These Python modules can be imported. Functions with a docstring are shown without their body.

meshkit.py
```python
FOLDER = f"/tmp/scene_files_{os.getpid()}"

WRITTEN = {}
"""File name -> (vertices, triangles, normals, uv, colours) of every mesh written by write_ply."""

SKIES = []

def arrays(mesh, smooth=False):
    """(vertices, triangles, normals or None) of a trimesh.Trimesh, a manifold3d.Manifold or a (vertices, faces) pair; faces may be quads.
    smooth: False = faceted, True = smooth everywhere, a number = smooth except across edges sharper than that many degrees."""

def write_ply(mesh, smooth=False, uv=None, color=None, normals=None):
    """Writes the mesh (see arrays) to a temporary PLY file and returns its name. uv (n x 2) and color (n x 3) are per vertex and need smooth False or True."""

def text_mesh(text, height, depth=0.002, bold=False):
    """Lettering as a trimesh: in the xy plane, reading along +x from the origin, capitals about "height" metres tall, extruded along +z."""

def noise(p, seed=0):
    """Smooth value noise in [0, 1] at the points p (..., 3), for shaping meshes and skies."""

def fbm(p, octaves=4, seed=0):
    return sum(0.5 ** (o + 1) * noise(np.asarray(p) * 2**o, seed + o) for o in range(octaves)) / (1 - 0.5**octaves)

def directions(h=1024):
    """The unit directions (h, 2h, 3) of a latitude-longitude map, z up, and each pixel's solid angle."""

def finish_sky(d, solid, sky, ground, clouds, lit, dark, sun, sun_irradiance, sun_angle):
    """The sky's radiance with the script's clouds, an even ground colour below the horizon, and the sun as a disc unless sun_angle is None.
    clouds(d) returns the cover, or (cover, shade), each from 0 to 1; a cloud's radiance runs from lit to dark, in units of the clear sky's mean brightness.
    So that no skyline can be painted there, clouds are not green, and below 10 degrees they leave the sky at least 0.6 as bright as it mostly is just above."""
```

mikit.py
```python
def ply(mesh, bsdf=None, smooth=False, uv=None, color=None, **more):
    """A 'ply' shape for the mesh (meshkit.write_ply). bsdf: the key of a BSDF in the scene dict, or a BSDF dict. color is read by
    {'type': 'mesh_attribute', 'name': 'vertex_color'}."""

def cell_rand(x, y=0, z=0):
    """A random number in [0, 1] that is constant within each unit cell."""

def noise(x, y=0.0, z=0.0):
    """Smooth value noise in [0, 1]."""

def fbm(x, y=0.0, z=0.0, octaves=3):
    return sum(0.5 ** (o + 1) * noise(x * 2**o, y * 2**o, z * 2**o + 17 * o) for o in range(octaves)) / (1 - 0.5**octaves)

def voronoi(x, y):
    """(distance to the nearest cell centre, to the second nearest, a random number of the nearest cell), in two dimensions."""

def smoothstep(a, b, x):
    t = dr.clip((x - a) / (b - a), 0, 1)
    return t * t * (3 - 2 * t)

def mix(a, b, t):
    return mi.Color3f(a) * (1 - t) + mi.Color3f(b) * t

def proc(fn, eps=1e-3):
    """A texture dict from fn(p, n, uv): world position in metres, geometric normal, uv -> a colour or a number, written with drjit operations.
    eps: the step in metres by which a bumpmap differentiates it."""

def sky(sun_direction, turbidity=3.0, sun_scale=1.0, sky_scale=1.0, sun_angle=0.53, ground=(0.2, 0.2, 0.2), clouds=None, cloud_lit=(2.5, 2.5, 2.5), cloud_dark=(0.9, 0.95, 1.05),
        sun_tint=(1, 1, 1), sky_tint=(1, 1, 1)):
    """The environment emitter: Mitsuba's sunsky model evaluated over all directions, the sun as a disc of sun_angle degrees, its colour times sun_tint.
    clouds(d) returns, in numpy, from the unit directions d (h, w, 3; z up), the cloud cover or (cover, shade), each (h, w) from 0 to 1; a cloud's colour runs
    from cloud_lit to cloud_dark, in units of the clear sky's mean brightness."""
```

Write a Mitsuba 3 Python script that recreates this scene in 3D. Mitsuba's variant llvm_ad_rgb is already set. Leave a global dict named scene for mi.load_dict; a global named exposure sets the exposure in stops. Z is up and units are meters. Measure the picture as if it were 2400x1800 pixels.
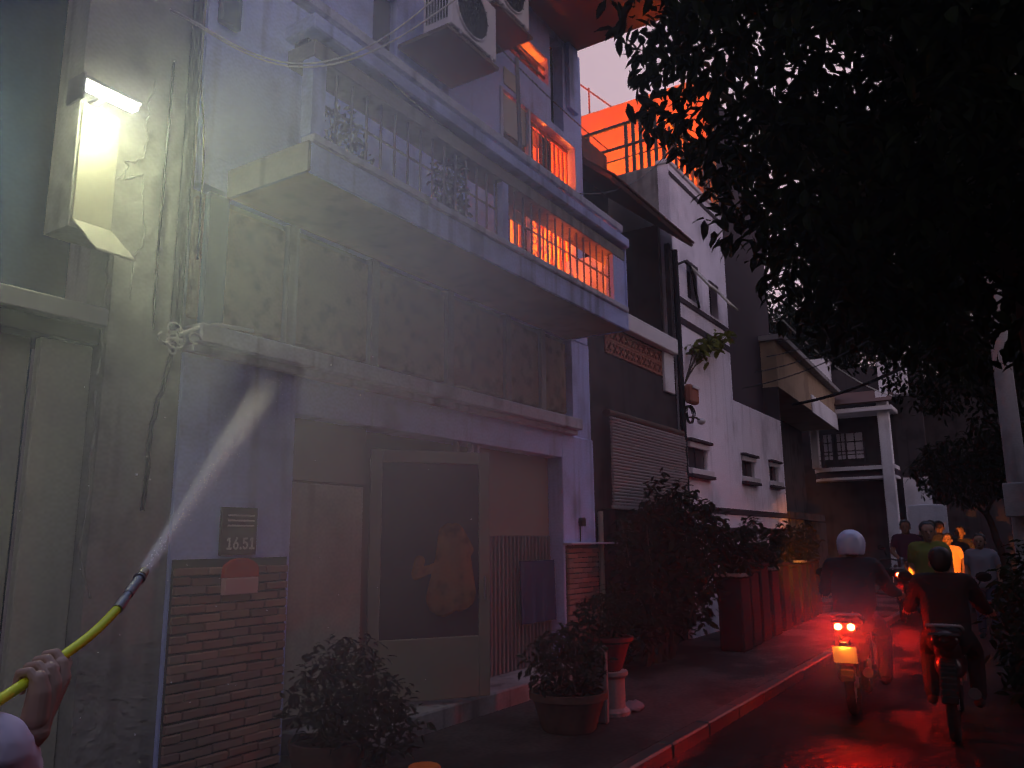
import math, random
import numpy as np, trimesh, shapely, drjit as dr, mitsuba as mi, manifold3d as m3
import shapely.geometry as sg
import mikit, meshkit
from mikit import fbm, noise, smoothstep, mix, cell_rand

T = mi.ScalarTransform4f
random.seed(7)
RNG = np.random.default_rng(7)
scene, labels = {}, {}

# ------------------------------------------------------------------ camera, sky, exposure
exposure = 1.55
CAM = np.array([0.0, 0.0, 1.5])
scene['camera'] = {'type': 'perspective', 'fov': 65.1, 'fov_axis': 'x', 'near_clip': 0.05, 'far_clip': 400.0,
                   'to_world': T().look_at(origin=CAM.tolist(), target=(CAM + [0.8265573, 0.5292771, 0.19149092]).tolist(), up=[-0.15607864, -0.1113418, 0.98144916]),
                   'medium': {'type': 'ref', 'id': 'mist_medium'}}
SKY = dict(turbidity=4.0, sun_scale=0.002, sky_scale=0.97, sun_angle=20, ground=(0.05, 0.05, 0.05), clouds=lambda d: (np.ones(d.shape[:2]), 1 - np.clip((d[..., 2] - 0.55) / 0.4, 0, 1)),
           cloud_lit=(1.8, 2.5, 4.8), cloud_dark=(3.3, 2.45, 2.8))
scene['sky'] = mikit.sky((0.9, -0.3, 0.25), **SKY)

# ------------------------------------------------------------------ materials
def rgb(c): return {'type': 'rgb', 'value': list(c)}
def mat(name, color, rough=0.85, spec=0.3, metallic=0.0, **kw):
    base = color if isinstance(color, dict) else rgb(color)
    scene[name] = {'type': 'twosided', 'bsdf': {'type': 'principled', 'base_color': base, 'roughness': rough, 'specular': spec, 'metallic': metallic, **kw}}
    return name
def plaster(name, col, dirt, scale=1.0, streak=0.5, rough=0.9, bump=0.0, spec=0.25):
    col, dirt = tuple(col), tuple(dirt)
    def f(p, n, uv):
        a = fbm(p.x * 2.1 * scale, p.y * 2.1 * scale, p.z * 1.6 * scale, octaves=4)
        s = fbm(p.x * 9.0, p.y * 9.0, p.z * 0.5, octaves=3)
        g = noise(p.x * 60, p.y * 60, p.z * 60)
        t = smoothstep(0.45, 0.78, a) * 0.75 + smoothstep(0.52, 0.8, s) * streak
        c = mix(col, dirt, dr.clip(t, 0, 1))
        return c * (0.92 + 0.16 * g)
    b = {'type': 'principled', 'base_color': mikit.proc(f), 'roughness': rough, 'specular': spec}
    if bump:
        def h(p, n, uv): return fbm(p.x * 22, p.y * 22, p.z * 16, octaves=4) + 0.5 * smoothstep(0.62, 0.75, noise(p.x * 34, p.y * 34, p.z * 34))
        b = {'type': 'bumpmap', 'arbitrary': mikit.proc(h, eps=2e-3), 'scale': bump, 'bsdf': b}
    scene[name] = {'type': 'twosided', 'bsdf': b}
    return name

plaster('m_blue', (0.43, 0.50, 0.82), (0.23, 0.26, 0.40), 1.0, 0.55)
plaster('m_rough', (0.27, 0.27, 0.245), (0.15, 0.15, 0.14), 1.6, 0.6, bump=0.016, rough=0.5, spec=0.5)
plaster('m_lav', (0.82, 0.78, 0.86), (0.52, 0.49, 0.55), 0.7, 0.45)
plaster('m_conc', (0.25, 0.24, 0.23), (0.12, 0.115, 0.11), 1.2, 0.6)
plaster('m_old', (0.045, 0.038, 0.040), (0.022, 0.019, 0.02), 1.5, 0.5)
plaster('m_beige', (0.33, 0.24, 0.16), (0.20, 0.15, 0.10), 0.8, 0.5)
plaster('m_white', (0.62, 0.61, 0.62), (0.45, 0.43, 0.43), 0.9, 0.3)
plaster('m_gate', (0.36, 0.36, 0.29), (0.25, 0.25, 0.19), 0.9, 0.5)
plaster('m_clad', (0.34, 0.25, 0.17), (0.17, 0.125, 0.085), 5.0, 0.2, bump=0.12)
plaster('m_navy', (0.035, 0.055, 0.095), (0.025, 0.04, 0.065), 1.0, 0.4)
def f_road(p, n, uv):
    a = fbm(p.x * 1.3, p.y * 1.3, 0.0, octaves=4); g = noise(p.x * 80, p.y * 80, 3.0)
    return mix((0.014, 0.012, 0.012), (0.007, 0.006, 0.006), smoothstep(0.35, 0.7, a)) * (0.7 + 0.6 * g)
def f_wet(p, n, uv): return 0.34 + 0.45 * smoothstep(0.42, 0.62, fbm(p.x * 0.9, p.y * 1.6, 5.0, octaves=4))
def h_road(p, n, uv): return fbm(p.x * 18, p.y * 18, 1.0, octaves=4)
scene['m_road'] = {'type': 'twosided', 'bsdf': {'type': 'bumpmap', 'arbitrary': mikit.proc(h_road, eps=3e-3), 'scale': 0.02,
                   'bsdf': {'type': 'principled', 'base_color': mikit.proc(f_road), 'roughness': mikit.proc(f_wet), 'specular': 0.06}}}
def f_pave(p, n, uv):
    a = fbm(p.x * 1.1, p.y * 1.7, 9.0, octaves=4); g = noise(p.x * 50, p.y * 50, 4.0)
    return mix((0.045, 0.038, 0.035), (0.020, 0.017, 0.016), smoothstep(0.35, 0.65, a)) * (0.75 + 0.5 * g)
scene['m_pave'] = {'type': 'twosided', 'bsdf': {'type': 'bumpmap', 'arbitrary': mikit.proc(h_road, eps=3e-3), 'scale': 0.015,
                   'bsdf': {'type': 'principled', 'base_color': mikit.proc(f_pave), 'roughness': 0.75, 'specular': 0.15}}}
plaster('m_ledge', (0.46, 0.48, 0.56), (0.2, 0.2, 0.22), 1.3, 0.7)
mat('m_trim', (0.42, 0.44, 0.55), 0.7)
mat('m_dark', (0.02, 0.02, 0.022), 0.6)
mat('m_darkwood', (0.07, 0.045, 0.035), 0.6)
mat('m_iron', (0.03, 0.028, 0.028), 0.5, 0.4)
mat('m_bar', (0.15, 0.145, 0.16), 0.6, 0.3)
mat('m_steel', (0.22, 0.22, 0.23), 0.4, 0.5, 0.5)
mat('m_pipe', (0.012, 0.014, 0.018), 0.7, 0.15)
mat('m_whitepaint', (0.30, 0.29, 0.235), 0.45, 0.4)
mat('m_ac', (0.60, 0.59, 0.60), 0.5, 0.4)
mat('m_acdark', (0.035, 0.033, 0.03), 0.7)
mat('m_brown', (0.13, 0.085, 0.06), 0.7)
mat('m_doorpanel', (0.22, 0.20, 0.16), 0.6)
mat('m_terra', (0.30, 0.115, 0.075), 0.85)
mat('m_tile', (0.10, 0.055, 0.045), 0.85)
mat('m_blind', (0.26, 0.235, 0.23), 0.8)
mat('m_stripe', (0.045, 0.033, 0.043), 0.8)
mat('m_pane', (0.055, 0.045, 0.055), 0.15, 0.6)
mat('m_panepale', (0.60, 0.58, 0.62), 0.35, 0.5)  # flat pale pane colour, emits nothing
for i, c in enumerate([(0.28, 0.16, 0.125), (0.22, 0.135, 0.105), (0.33, 0.185, 0.145), (0.25, 0.165, 0.14)]): mat('m_brick%d' % i, c, 0.9, 0.2)
mat('m_mortar', (0.09, 0.085, 0.08), 0.95)
mat('m_redsign', (0.42, 0.055, 0.035), 0.5)
mat('m_pinksign', (0.55, 0.30, 0.29), 0.6)
mat('m_plaque', (0.10, 0.10, 0.085), 0.5)
mat('m_digits', (0.55, 0.55, 0.48), 0.5)
mat('m_hose', (0.62, 0.66, 0.02), 0.4, 0.5)
mat('m_brass', (0.45, 0.40, 0.28), 0.3, 0.5, 0.7)
mat('m_skin', (0.42, 0.27, 0.19), 0.55, 0.35)
mat('m_skin2', (0.22, 0.12, 0.075), 0.6, 0.3)
mat('m_nail', (0.55, 0.38, 0.31), 0.35, 0.4)
mat('m_hair', (0.012, 0.010, 0.010), 0.5, 0.4)
mat('m_shirtpink', (0.62, 0.50, 0.54), 0.9, 0.2)
mat('m_black', (0.012, 0.012, 0.013), 0.75, 0.2)
mat('m_cdark', (0.03, 0.028, 0.035), 0.9, 0.2)
mat('m_cgreen', (0.10, 0.115, 0.02), 0.9, 0.2)
mat('m_cwhite', (0.55, 0.53, 0.52), 0.9, 0.2)
mat('m_corange', (0.75, 0.40, 0.16), 0.9, 0.2)
mat('m_cgrey', (0.15, 0.145, 0.16), 0.9, 0.2)
mat('m_cpurple', (0.055, 0.022, 0.045), 0.9, 0.2)
mat('m_jeans', (0.04, 0.045, 0.07), 0.9, 0.2)
mat('m_helmet', (0.45, 0.48, 0.66), 0.25, 0.6)
mat('m_tyre', (0.014, 0.014, 0.014), 0.85)
mat('m_bikebody', (0.035, 0.012, 0.015), 0.25, 0.6)
mat('m_plate', (0.75, 0.60, 0.32), 0.5)
mat('m_wire', (0.50, 0.50, 0.46), 0.5)
mat('m_cable', (0.02, 0.02, 0.02), 0.6)
mat('m_bark', (0.05, 0.04, 0.032), 0.95, 0.1)
mat('m_soil', (0.03, 0.022, 0.016), 0.95, 0.1)
plaster('m_pot', (0.10, 0.05, 0.036), (0.05, 0.03, 0.025), 3.0, 0.4)
mat('m_potred', (0.13, 0.025, 0.028), 0.6)
mat('m_planter', (0.02, 0.014, 0.016), 0.7, 0.2)
mat('m_bucket', (0.45, 0.10, 0.015), 0.6)
plaster('m_jacket', (0.20, 0.085, 0.03), (0.07, 0.035, 0.018), 5.0, 0.5)
mat('m_bluecloth', (0.035, 0.045, 0.11), 0.9, 0.15)
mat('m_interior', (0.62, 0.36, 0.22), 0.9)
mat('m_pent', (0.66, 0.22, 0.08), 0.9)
mat('m_droplet', (0.9, 0.9, 0.88), 0.1, 0.8)
def leafmat(name, col, trans):
    scene[name] = {'type': 'twosided', 'bsdf': {'type': 'principled', 'base_color': rgb(col), 'roughness': 0.5, 'specular': 0.45}} if not trans else \
        {'type': 'principledthin', 'base_color': rgb(col), 'roughness': 0.7, 'eta': 1.25, 'diff_trans': trans, 'spec_trans': 0.0}
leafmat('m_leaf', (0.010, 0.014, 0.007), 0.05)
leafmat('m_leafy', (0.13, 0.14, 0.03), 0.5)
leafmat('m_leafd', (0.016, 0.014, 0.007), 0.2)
scene['m_glass'] = {'type': 'thindielectric'}

# ------------------------------------------------------------------ mesh helpers
def box(x0, x1, y0, y1, z0, z1):
    b = trimesh.creation.box((x1 - x0, y1 - y0, z1 - z0)); b.apply_translation(((x0 + x1) / 2, (y0 + y1) / 2, (z0 + z1) / 2)); return b
def bev(x0, x1, y0, y1, z0, z1, r=0.01):
    pts = []
    for sx, ax in ((-1, x0), (1, x1)):
        for sy, ay in ((-1, y0), (1, y1)):
            for sz, az in ((-1, z0), (1, z1)):
                pts += [(ax - sx * r, ay - sy * r, az), (ax - sx * r, ay, az - sz * r), (ax, ay - sy * r, az - sz * r)]
    return trimesh.convex.convex_hull(np.array(pts))
def cat(*ms): return trimesh.util.concatenate([m for m in ms if m is not None])
def tube(pts, r, sides=8, cap=True):
    p = np.asarray(pts, float); n = len(p); r = np.broadcast_to(np.asarray(r, float), (n,))
    t = np.gradient(p, axis=0); t /= np.linalg.norm(t, axis=1, keepdims=True) + 1e-12
    ref = np.array([0, 0, 1.0]) if abs(t[:, 2]).mean() < 0.8 else np.array([1.0, 0, 0])
    a = np.cross(t, ref); a /= np.linalg.norm(a, axis=1, keepdims=True) + 1e-12; b = np.cross(t, a)
    th = np.arange(sides) * 2 * np.pi / sides
    v = (p[:, None] + r[:, None, None] * (np.cos(th)[None, :, None] * a[:, None] + np.sin(th)[None, :, None] * b[:, None])).reshape(-1, 3)
    i, j = np.meshgrid(np.arange(n - 1), np.arange(sides), indexing='ij')
    q = np.stack([i * sides + j, (i + 1) * sides + j, (i + 1) * sides + (j + 1) % sides, i * sides + (j + 1) % sides], -1).reshape(-1, 4)
    f = np.vstack([q[:, [0, 1, 2]], q[:, [0, 2, 3]]])
    if cap:
        v = np.vstack([v, p[0], p[-1]]); k = np.arange(sides)
        f = np.vstack([f, np.stack([k, (k + 1) % sides, k * 0 + n * sides], 1), np.stack([(n - 1) * sides + (k + 1) % sides, (n - 1) * sides + k, k * 0 + n * sides + 1], 1)])
    m = trimesh.Trimesh(v, f, process=False); m.fix_normals() if False else None
    return m
def lathe(profile, center=(0, 0, 0), sides=24):
    pr = np.asarray(profile, float); th = np.arange(sides) * 2 * np.pi / sides
    v = np.stack([pr[:, None, 0] * np.cos(th), pr[:, None, 0] * np.sin(th), np.broadcast_to(pr[:, None, 1], (len(pr), sides))], -1).reshape(-1, 3)
    i, j = np.meshgrid(np.arange(len(pr) - 1), np.arange(sides), indexing='ij')
    q = np.stack([i * sides + j, i * sides + (j + 1) % sides, (i + 1) * sides + (j + 1) % sides, (i + 1) * sides + j], -1).reshape(-1, 4)
    return trimesh.Trimesh(v + np.asarray(center), np.vstack([q[:, [0, 1, 2]], q[:, [0, 2, 3]]]), process=False)
def wall_xz(x0, x1, z0, z1, y0, y1, holes=()):
    """wall in the xz plane between y0 and y1, with rectangular holes (x0, x1, z0, z1)"""
    s = sg.box(x0, z0, x1, z1)
    for h in holes: s = s.difference(sg.box(h[0], h[2], h[1], h[3]))
    out = []
    for g in getattr(s, 'geoms', [s]):
        m = trimesh.creation.extrude_polygon(g, y1 - y0, engine='earcut')
        v = m.vertices.copy(); m = trimesh.Trimesh(np.stack([v[:, 0], y0 + (y1 - y0) - v[:, 2], v[:, 1]], 1), m.faces, process=False); out.append(m)
    return cat(*out)
def ellipsoid(c, r, sub=2):
    m = trimesh.creation.icosphere(subdivisions=sub); m.apply_scale(r); m.apply_translation(c); return m
def hulls(chain, seg=12):
    """manifold: union of hulls of consecutive spheres; chain = list of polylines [((x,y,z), r), ...]"""
    out = m3.Manifold()
    for line in chain:
        sph = [m3.Manifold.sphere(r, seg).translate(list(map(float, p))) for p, r in line]
        if len(sph) == 1: out = out + sph[0]
        for a, b in zip(sph[:-1], sph[1:]): out = out + m3.Manifold.batch_hull([a, b])
    return out
def hullg(spheres, seg=12): return m3.Manifold.batch_hull([m3.Manifold.sphere(r, seg).translate(list(map(float, p))) for p, r in spheres])
def smooth_man(man, length, it=12):
    man = man.refine_to_length(length); m = man.to_mesh()
    t = trimesh.Trimesh(m.vert_properties[:, :3], m.tri_verts, process=True)
    trimesh.smoothing.filter_taubin(t, lamb=0.5, nu=0.52, iterations=it); return t
def rotz(m, deg, c=(0, 0, 0)):
    m.apply_transform(trimesh.transformations.rotation_matrix(math.radians(deg), [0, 0, 1], c)); return m
def rot(m, deg, axis, c=(0, 0, 0)):
    m.apply_transform(trimesh.transformations.rotation_matrix(math.radians(deg), axis, c)); return m

# ------------------------------------------------------------------ naming
def numbered(k):
    if k not in scene and k not in labels and not any(s.startswith(k + '__') for s in scene): return k
    i = 1
    while True:
        n = '%s_%03d' % (k, i)
        if n not in scene and n not in labels and not any(s.startswith(n + '__') for s in scene): return n
        i += 1
def thing(name, label, cat_, group=None):
    k = numbered(name); labels[k] = {'label': label, 'category': cat_}
    if group: labels[k]['group'] = group
    return k
CNT = {}
def part(parent, name, mesh, m, smooth=False, label=None, stuff=False, **kw):
    base = parent + '__' + name
    c = CNT.get(base, 0); CNT[base] = c + 1
    k = base if c == 0 else '%s_%03d' % (base, c)
    scene[k] = mikit.ply(mesh, m, smooth=smooth, **kw) if not (isinstance(mesh, dict)) else mesh
    if label: labels.setdefault(k, {})['label'] = label
    if stuff: labels.setdefault(k, {})['kind'] = 'stuff'
    return k
def single(name, mesh, m, label, cat_, group=None, smooth=False, kind=None, **kw):
    k = thing(name, label, cat_, group); scene[k] = mikit.ply(mesh, m, smooth=smooth, **kw)
    if kind: labels[k]['kind'] = kind
    return k
def structure(name, mesh, m, label, smooth=False):
    scene[name] = mikit.ply(mesh, m, smooth=smooth); labels[name] = {'label': label, 'category': name.replace('_', ' '), 'kind': 'structure'}
def emit(mesh, color, bsdf='m_dark', **kw):
    d = mikit.ply(mesh, bsdf, **kw); d['emitter'] = {'type': 'area', 'radiance': rgb(color)}; return d

F = 4.6
# ------------------------------------------------------------------ ground
def sheet(x0, x1, y0, y1, z, nx=2, ny=2):
    X, Y = np.meshgrid(np.linspace(x0, x1, nx), np.linspace(y0, y1, ny), indexing='ij'); v = np.stack([X.ravel(), Y.ravel(), np.full(X.size, z)], 1)
    i, j = np.meshgrid(np.arange(nx - 1), np.arange(ny - 1), indexing='ij'); q = np.stack([i * ny + j, (i + 1) * ny + j, (i + 1) * ny + j + 1, i * ny + j + 1], -1).reshape(-1, 4)
    return trimesh.Trimesh(v, np.vstack([q[:, [0, 1, 2]], q[:, [0, 2, 3]]]), process=False)
structure('ground', sheet(-150, 250, -150, 150, -0.16), 'm_soil', 'dark bare ground stretching out beneath and beyond the alley')
structure('alley_road', sheet(-14, 34, -3.0, 2.52, -0.1), 'm_road', 'wet dark asphalt of the narrow alley, glossy with red reflections')
kerb = []
for i in range(44):
    x = -6 + i * 0.8; kerb.append(bev(x + 0.006, x + 0.794, 2.45, 2.58, -0.14, 0.004 + RNG.uniform(-0.006, 0.006), 0.014))
mat('m_kerb', (0.06, 0.052, 0.05), 0.22, 0.9)
scene['kerb'] = mikit.ply(cat(*kerb), 'm_kerb'); labels['kerb'] = {'label': 'worn low concrete kerb running along the alley edge', 'category': 'kerb', 'kind': 'structure'}
structure('pavement', box(-14, 26, 2.58, 5.3, -0.15, 0.0), 'm_pave', 'dark damp concrete pavement in front of the houses')

# ------------------------------------------------------------------ blue house with the balcony
H = thing('blue_house', 'pale blue two storey house with a long grilled balcony, orange glow inside upstairs', 'house')
part(H, 'wall', wall_xz(3.18, 4.15, 0, 2.744, F, F + 0.35), 'm_blue')                         # left pillar
part(H, 'wall', bev(8.27, 9.08, F, F + 0.35, 0, 2.74, 0.012), 'm_blue')                        # right pillar
part(H, 'wall', box(8.60, 9.06, F + 0.02, F + 0.35, 2.742, 3.96), 'm_blue')
part(H, 'lintel', box(4.15, 8.27, F + 0.004, F + 0.3, 2.46, 2.742), 'm_blue')
part(H, 'ledge', cat(bev(3.2, 8.57, F - 0.13, F + 0.1, 2.80, 2.935, 0.012), bev(3.2, 8.57, F - 0.06, F + 0.1, 2.744, 2.798, 0.008)), 'm_ledge')
part(H, 'frieze_wall', box(3.2, 8.6, F + 0.14, F + 0.4, 2.93, 3.96), 'm_conc')
for i, (a, b) in enumerate([(3.25, 4.06), (4.18, 5.0), (5.12, 6.1), (6.22, 7.15), (7.27, 7.9), (8.02, 8.56)]):
    part(H, 'frieze_panel', bev(a, b, F + 0.085, F + 0.139, 3.02, 3.90, 0.012), 'm_clad')
for x in (4.12, 5.06, 6.16, 7.21, 7.96): part(H, 'frieze_pilaster', bev(x - 0.055, x + 0.055, F + 0.05, F + 0.14, 2.937, 3.955, 0.01), 'm_conc')
# balcony
BY = 3.8
B = H + '__balcony'
part(H, 'balcony', cat(box(3.45, 8.45, BY + 0.012, F, 3.925, 4.10), ), 'm_beige', label='brown underside and floor slab of the balcony')
part(B, 'fascia', bev(3.45, 8.452, BY - 0.02, BY + 0.011, 3.915, 4.128, 0.006), 'm_blue')
part(B, 'side_fascia', box(3.425, 3.4495, BY - 0.02, F - 0.003, 3.915, 4.128), 'm_conc')
part(B, 'side_fascia', box(8.4505, 8.475, BY - 0.02, F - 0.003, 3.915, 4.93), 'm_blue')
part(B, 'sill', bev(3.45, 8.45, BY - 0.045, BY + 0.09, 4.13, 4.19, 0.008), 'm_ledge')
for (a, b) in ((3.45, 3.58), (5.80, 5.90), (8.14, 8.45)): part(B, 'post', bev(a, b, BY - 0.006, BY + 0.1, 4.191, 4.77, 0.006), 'm_blue')
part(B, 'header_beam', bev(3.45, 8.45, BY - 0.01, BY + 0.26, 4.772, 4.90, 0.008), 'm_conc')
part(B, 'joint', box(3.46, 8.44, BY + 0.07, BY + 0.2, 4.90, 4.94), 'm_dark')
part(B, 'cap', bev(3.4, 8.5, BY - 0.06, BY + 0.24, 4.942, 5.06, 0.012), 'm_blue')
for x in np.arange(3.9, 8.5, 0.74): part(B, 'rail_post', box(x - 0.018, x + 0.018, BY + 0.01, BY + 0.05, 5.058, 5.125), 'm_bar')
part(B, 'rail', bev(3.25, 8.42, BY - 0.02, BY + 0.075, 5.12, 5.22, 0.014), 'm_ledge')
for x in np.arange(3.72, 5.78, 0.157): part(B, 'bar', box(x - 0.007, x + 0.007, BY + 0.035, BY + 0.049, 4.191, 4.772), 'm_bar')
for x in np.arange(6.07, 8.12, 0.157): part(B, 'bar', box(x - 0.007, x + 0.007, BY + 0.035, BY + 0.049, 4.191, 4.772), 'm_bar')
for a, b in ((3.58, 5.80), (5.90, 8.14)): part(B, 'cross_bar', box(a, b, BY + 0.05, BY + 0.062, 4.485, 4.499), 'm_bar')
part(B, 'pole', tube([(6.33, BY + 0.12, 5.062), (6.27, BY + 0.12, 6.33)], 0.022, 8), 'm_bar', smooth=40)
# upper wall with its openings
part(H, 'upper_wall', wall_xz(3.18, 9.0, 4.192, 8.06, F + 0.002, F + 0.15,
     [(4.88, 5.21, 5.9, 6.62), (6.98, 8.80, 4.192, 6.62), (7.16, 8.12, 7.18, 7.56), (8.17, 8.50, 6.72, 7.98)]), 'm_blue')
part(H, 'upper_wall', wall_xz(3.18, 9.0, 3.962, 4.19, F + 0.002, F + 0.15), 'm_blue')
part(H, 'dark_window', box(4.84, 5.25, F + 0.09, F + 0.12, 5.86, 6.66), 'm_pane')
part(H, 'niche', cat(box(8.14, 8.53, F + 0.42, F + 0.45, 6.69, 8.0), box(8.12, 8.17, F + 0.151, F + 0.42, 6.69, 8.0), box(8.50, 8.55, F + 0.151, F + 0.42, 6.69, 8.0), box(8.12, 8.55, F + 0.151, F + 0.45, 6.64, 6.69)), 'm_dark')
part(H, 'roof_slab', bev(4.4, 8.85, 3.15, 7.2, 8.062, 8.30, 0.01), 'm_brown')
part(H, 'hanging_wall', bev(8.58, 8.83, F - 0.06, F + 0.0, 7.1, 8.06, 0.006), 'm_blue')
# shell: sides, back, hidden storey floor
part(H, 'side_wall', cat(box(3.05, 3.179, F + 0.05, 7.2, 0, 8.06), box(9.005, 9.07, F + 0.36, 7.2, 0, 8.06), box(3.18, 9.0, 7.05, 7.2, 0, 8.06)), 'm_conc')
part(H, 'floor_slab', box(3.18, 9.0, F + 0.41, 7.05, 3.96, 4.19), 'm_conc')
# fire-lit upstairs room
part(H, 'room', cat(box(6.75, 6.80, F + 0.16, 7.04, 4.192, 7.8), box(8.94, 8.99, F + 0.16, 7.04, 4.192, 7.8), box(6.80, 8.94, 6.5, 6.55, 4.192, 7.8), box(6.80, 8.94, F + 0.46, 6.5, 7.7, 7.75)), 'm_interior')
fl = []
def flame(x, y, z, h, r, seed):
    g = np.random.default_rng(seed); pr = [(0.02, 0), (r, h * 0.12), (r * 0.9, h * 0.35), (r * 0.5, h * 0.65), (r * 0.15, h * 0.9), (0.001, h)]
    m = lathe(pr, (0, 0, 0), 10); v = m.vertices.copy(); v[:, 0] += 0.25 * r * np.sin(v[:, 2] / h * 5 + seed); v[:, 1] += 0.25 * r * np.cos(v[:, 2] / h * 4 + seed); m.vertices = v + [x, y, z]; return m
fire = thing('fire', 'fire burning inside the upstairs room behind the scrolled gate', 'fire')
scene[fire + '__flames'] = emit(cat(*[flame(7.3 + 0.28 * i, 6.1, 4.2, 0.45 + 0.12 * ((i * 7) % 3), 0.14, i) for i in range(5)]), (120, 16, 0.7), smooth=True)
# door, gate and scrollwork upstairs
D = part(H, 'balcony_door', cat(bev(7.04, 7.6, F + 0.03, F + 0.07, 6.12, 6.60, 0.006), ), 'm_whitepaint', label='white upper panel of the balcony door')
part(D, 'lower_panel', bev(7.04, 7.58, F + 0.035, F + 0.065, 5.1, 6.115, 0.006), 'm_darkwood', label='brown lower panel of the balcony door')
part(D, 'frame', cat(box(6.985, 7.038, F - 0.012, F + 0.09, 4.192, 6.62), box(7.60, 7.64, F - 0.012, F + 0.09, 4.192, 6.62)), 'm_trim')
part(D, 'transom_panel', bev(7.06, 7.34, F - 0.012, F + 0.0, 6.68, 6.9, 0.004), 'm_whitepaint')
for z in (7.30, 7.42): part(H, 'transom_bar', box(7.16, 8.12, F + 0.05, F + 0.075, z, z + 0.03), 'm_iron')
G = H + '__gate'
part(H, 'gate', cat(box(7.66, 8.78, F + 0.10, F + 0.13, 6.55, 6.6), box(7.66, 8.78, F + 0.10, F + 0.13, 5.4, 5.44), box(7.66, 8.78, F + 0.10, F + 0.13, 4.25, 4.29)), 'm_terra')
for x in (7.70, 7.80, 7.98, 8.09, 8.20, 8.31, 8.42, 8.53, 8.64, 8.75): part(G, 'gate_bar', box(x - 0.012, x + 0.012, F + 0.1, F + 0.12, 4.292, 6.548), 'm_terra')
part(G, 'gate_panel', cat(box(7.68, 7.90, F + 0.122, F + 0.126, 5.45, 6.54), box(8.06, 8.36, F + 0.122, F + 0.126, 5.8, 6.54)), 'm_darkwood')
def scroll(cx, cz, r, turns=1.6, s=1):
    t = np.linspace(0.15, 1, 26); a = t * turns * 2 * np.pi * s
    return tube(np.stack([cx + r * t * np.cos(a), np.full(26, F + 0.11), cz + r * t * np.sin(a)], 1), 0.009, 5)
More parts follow.
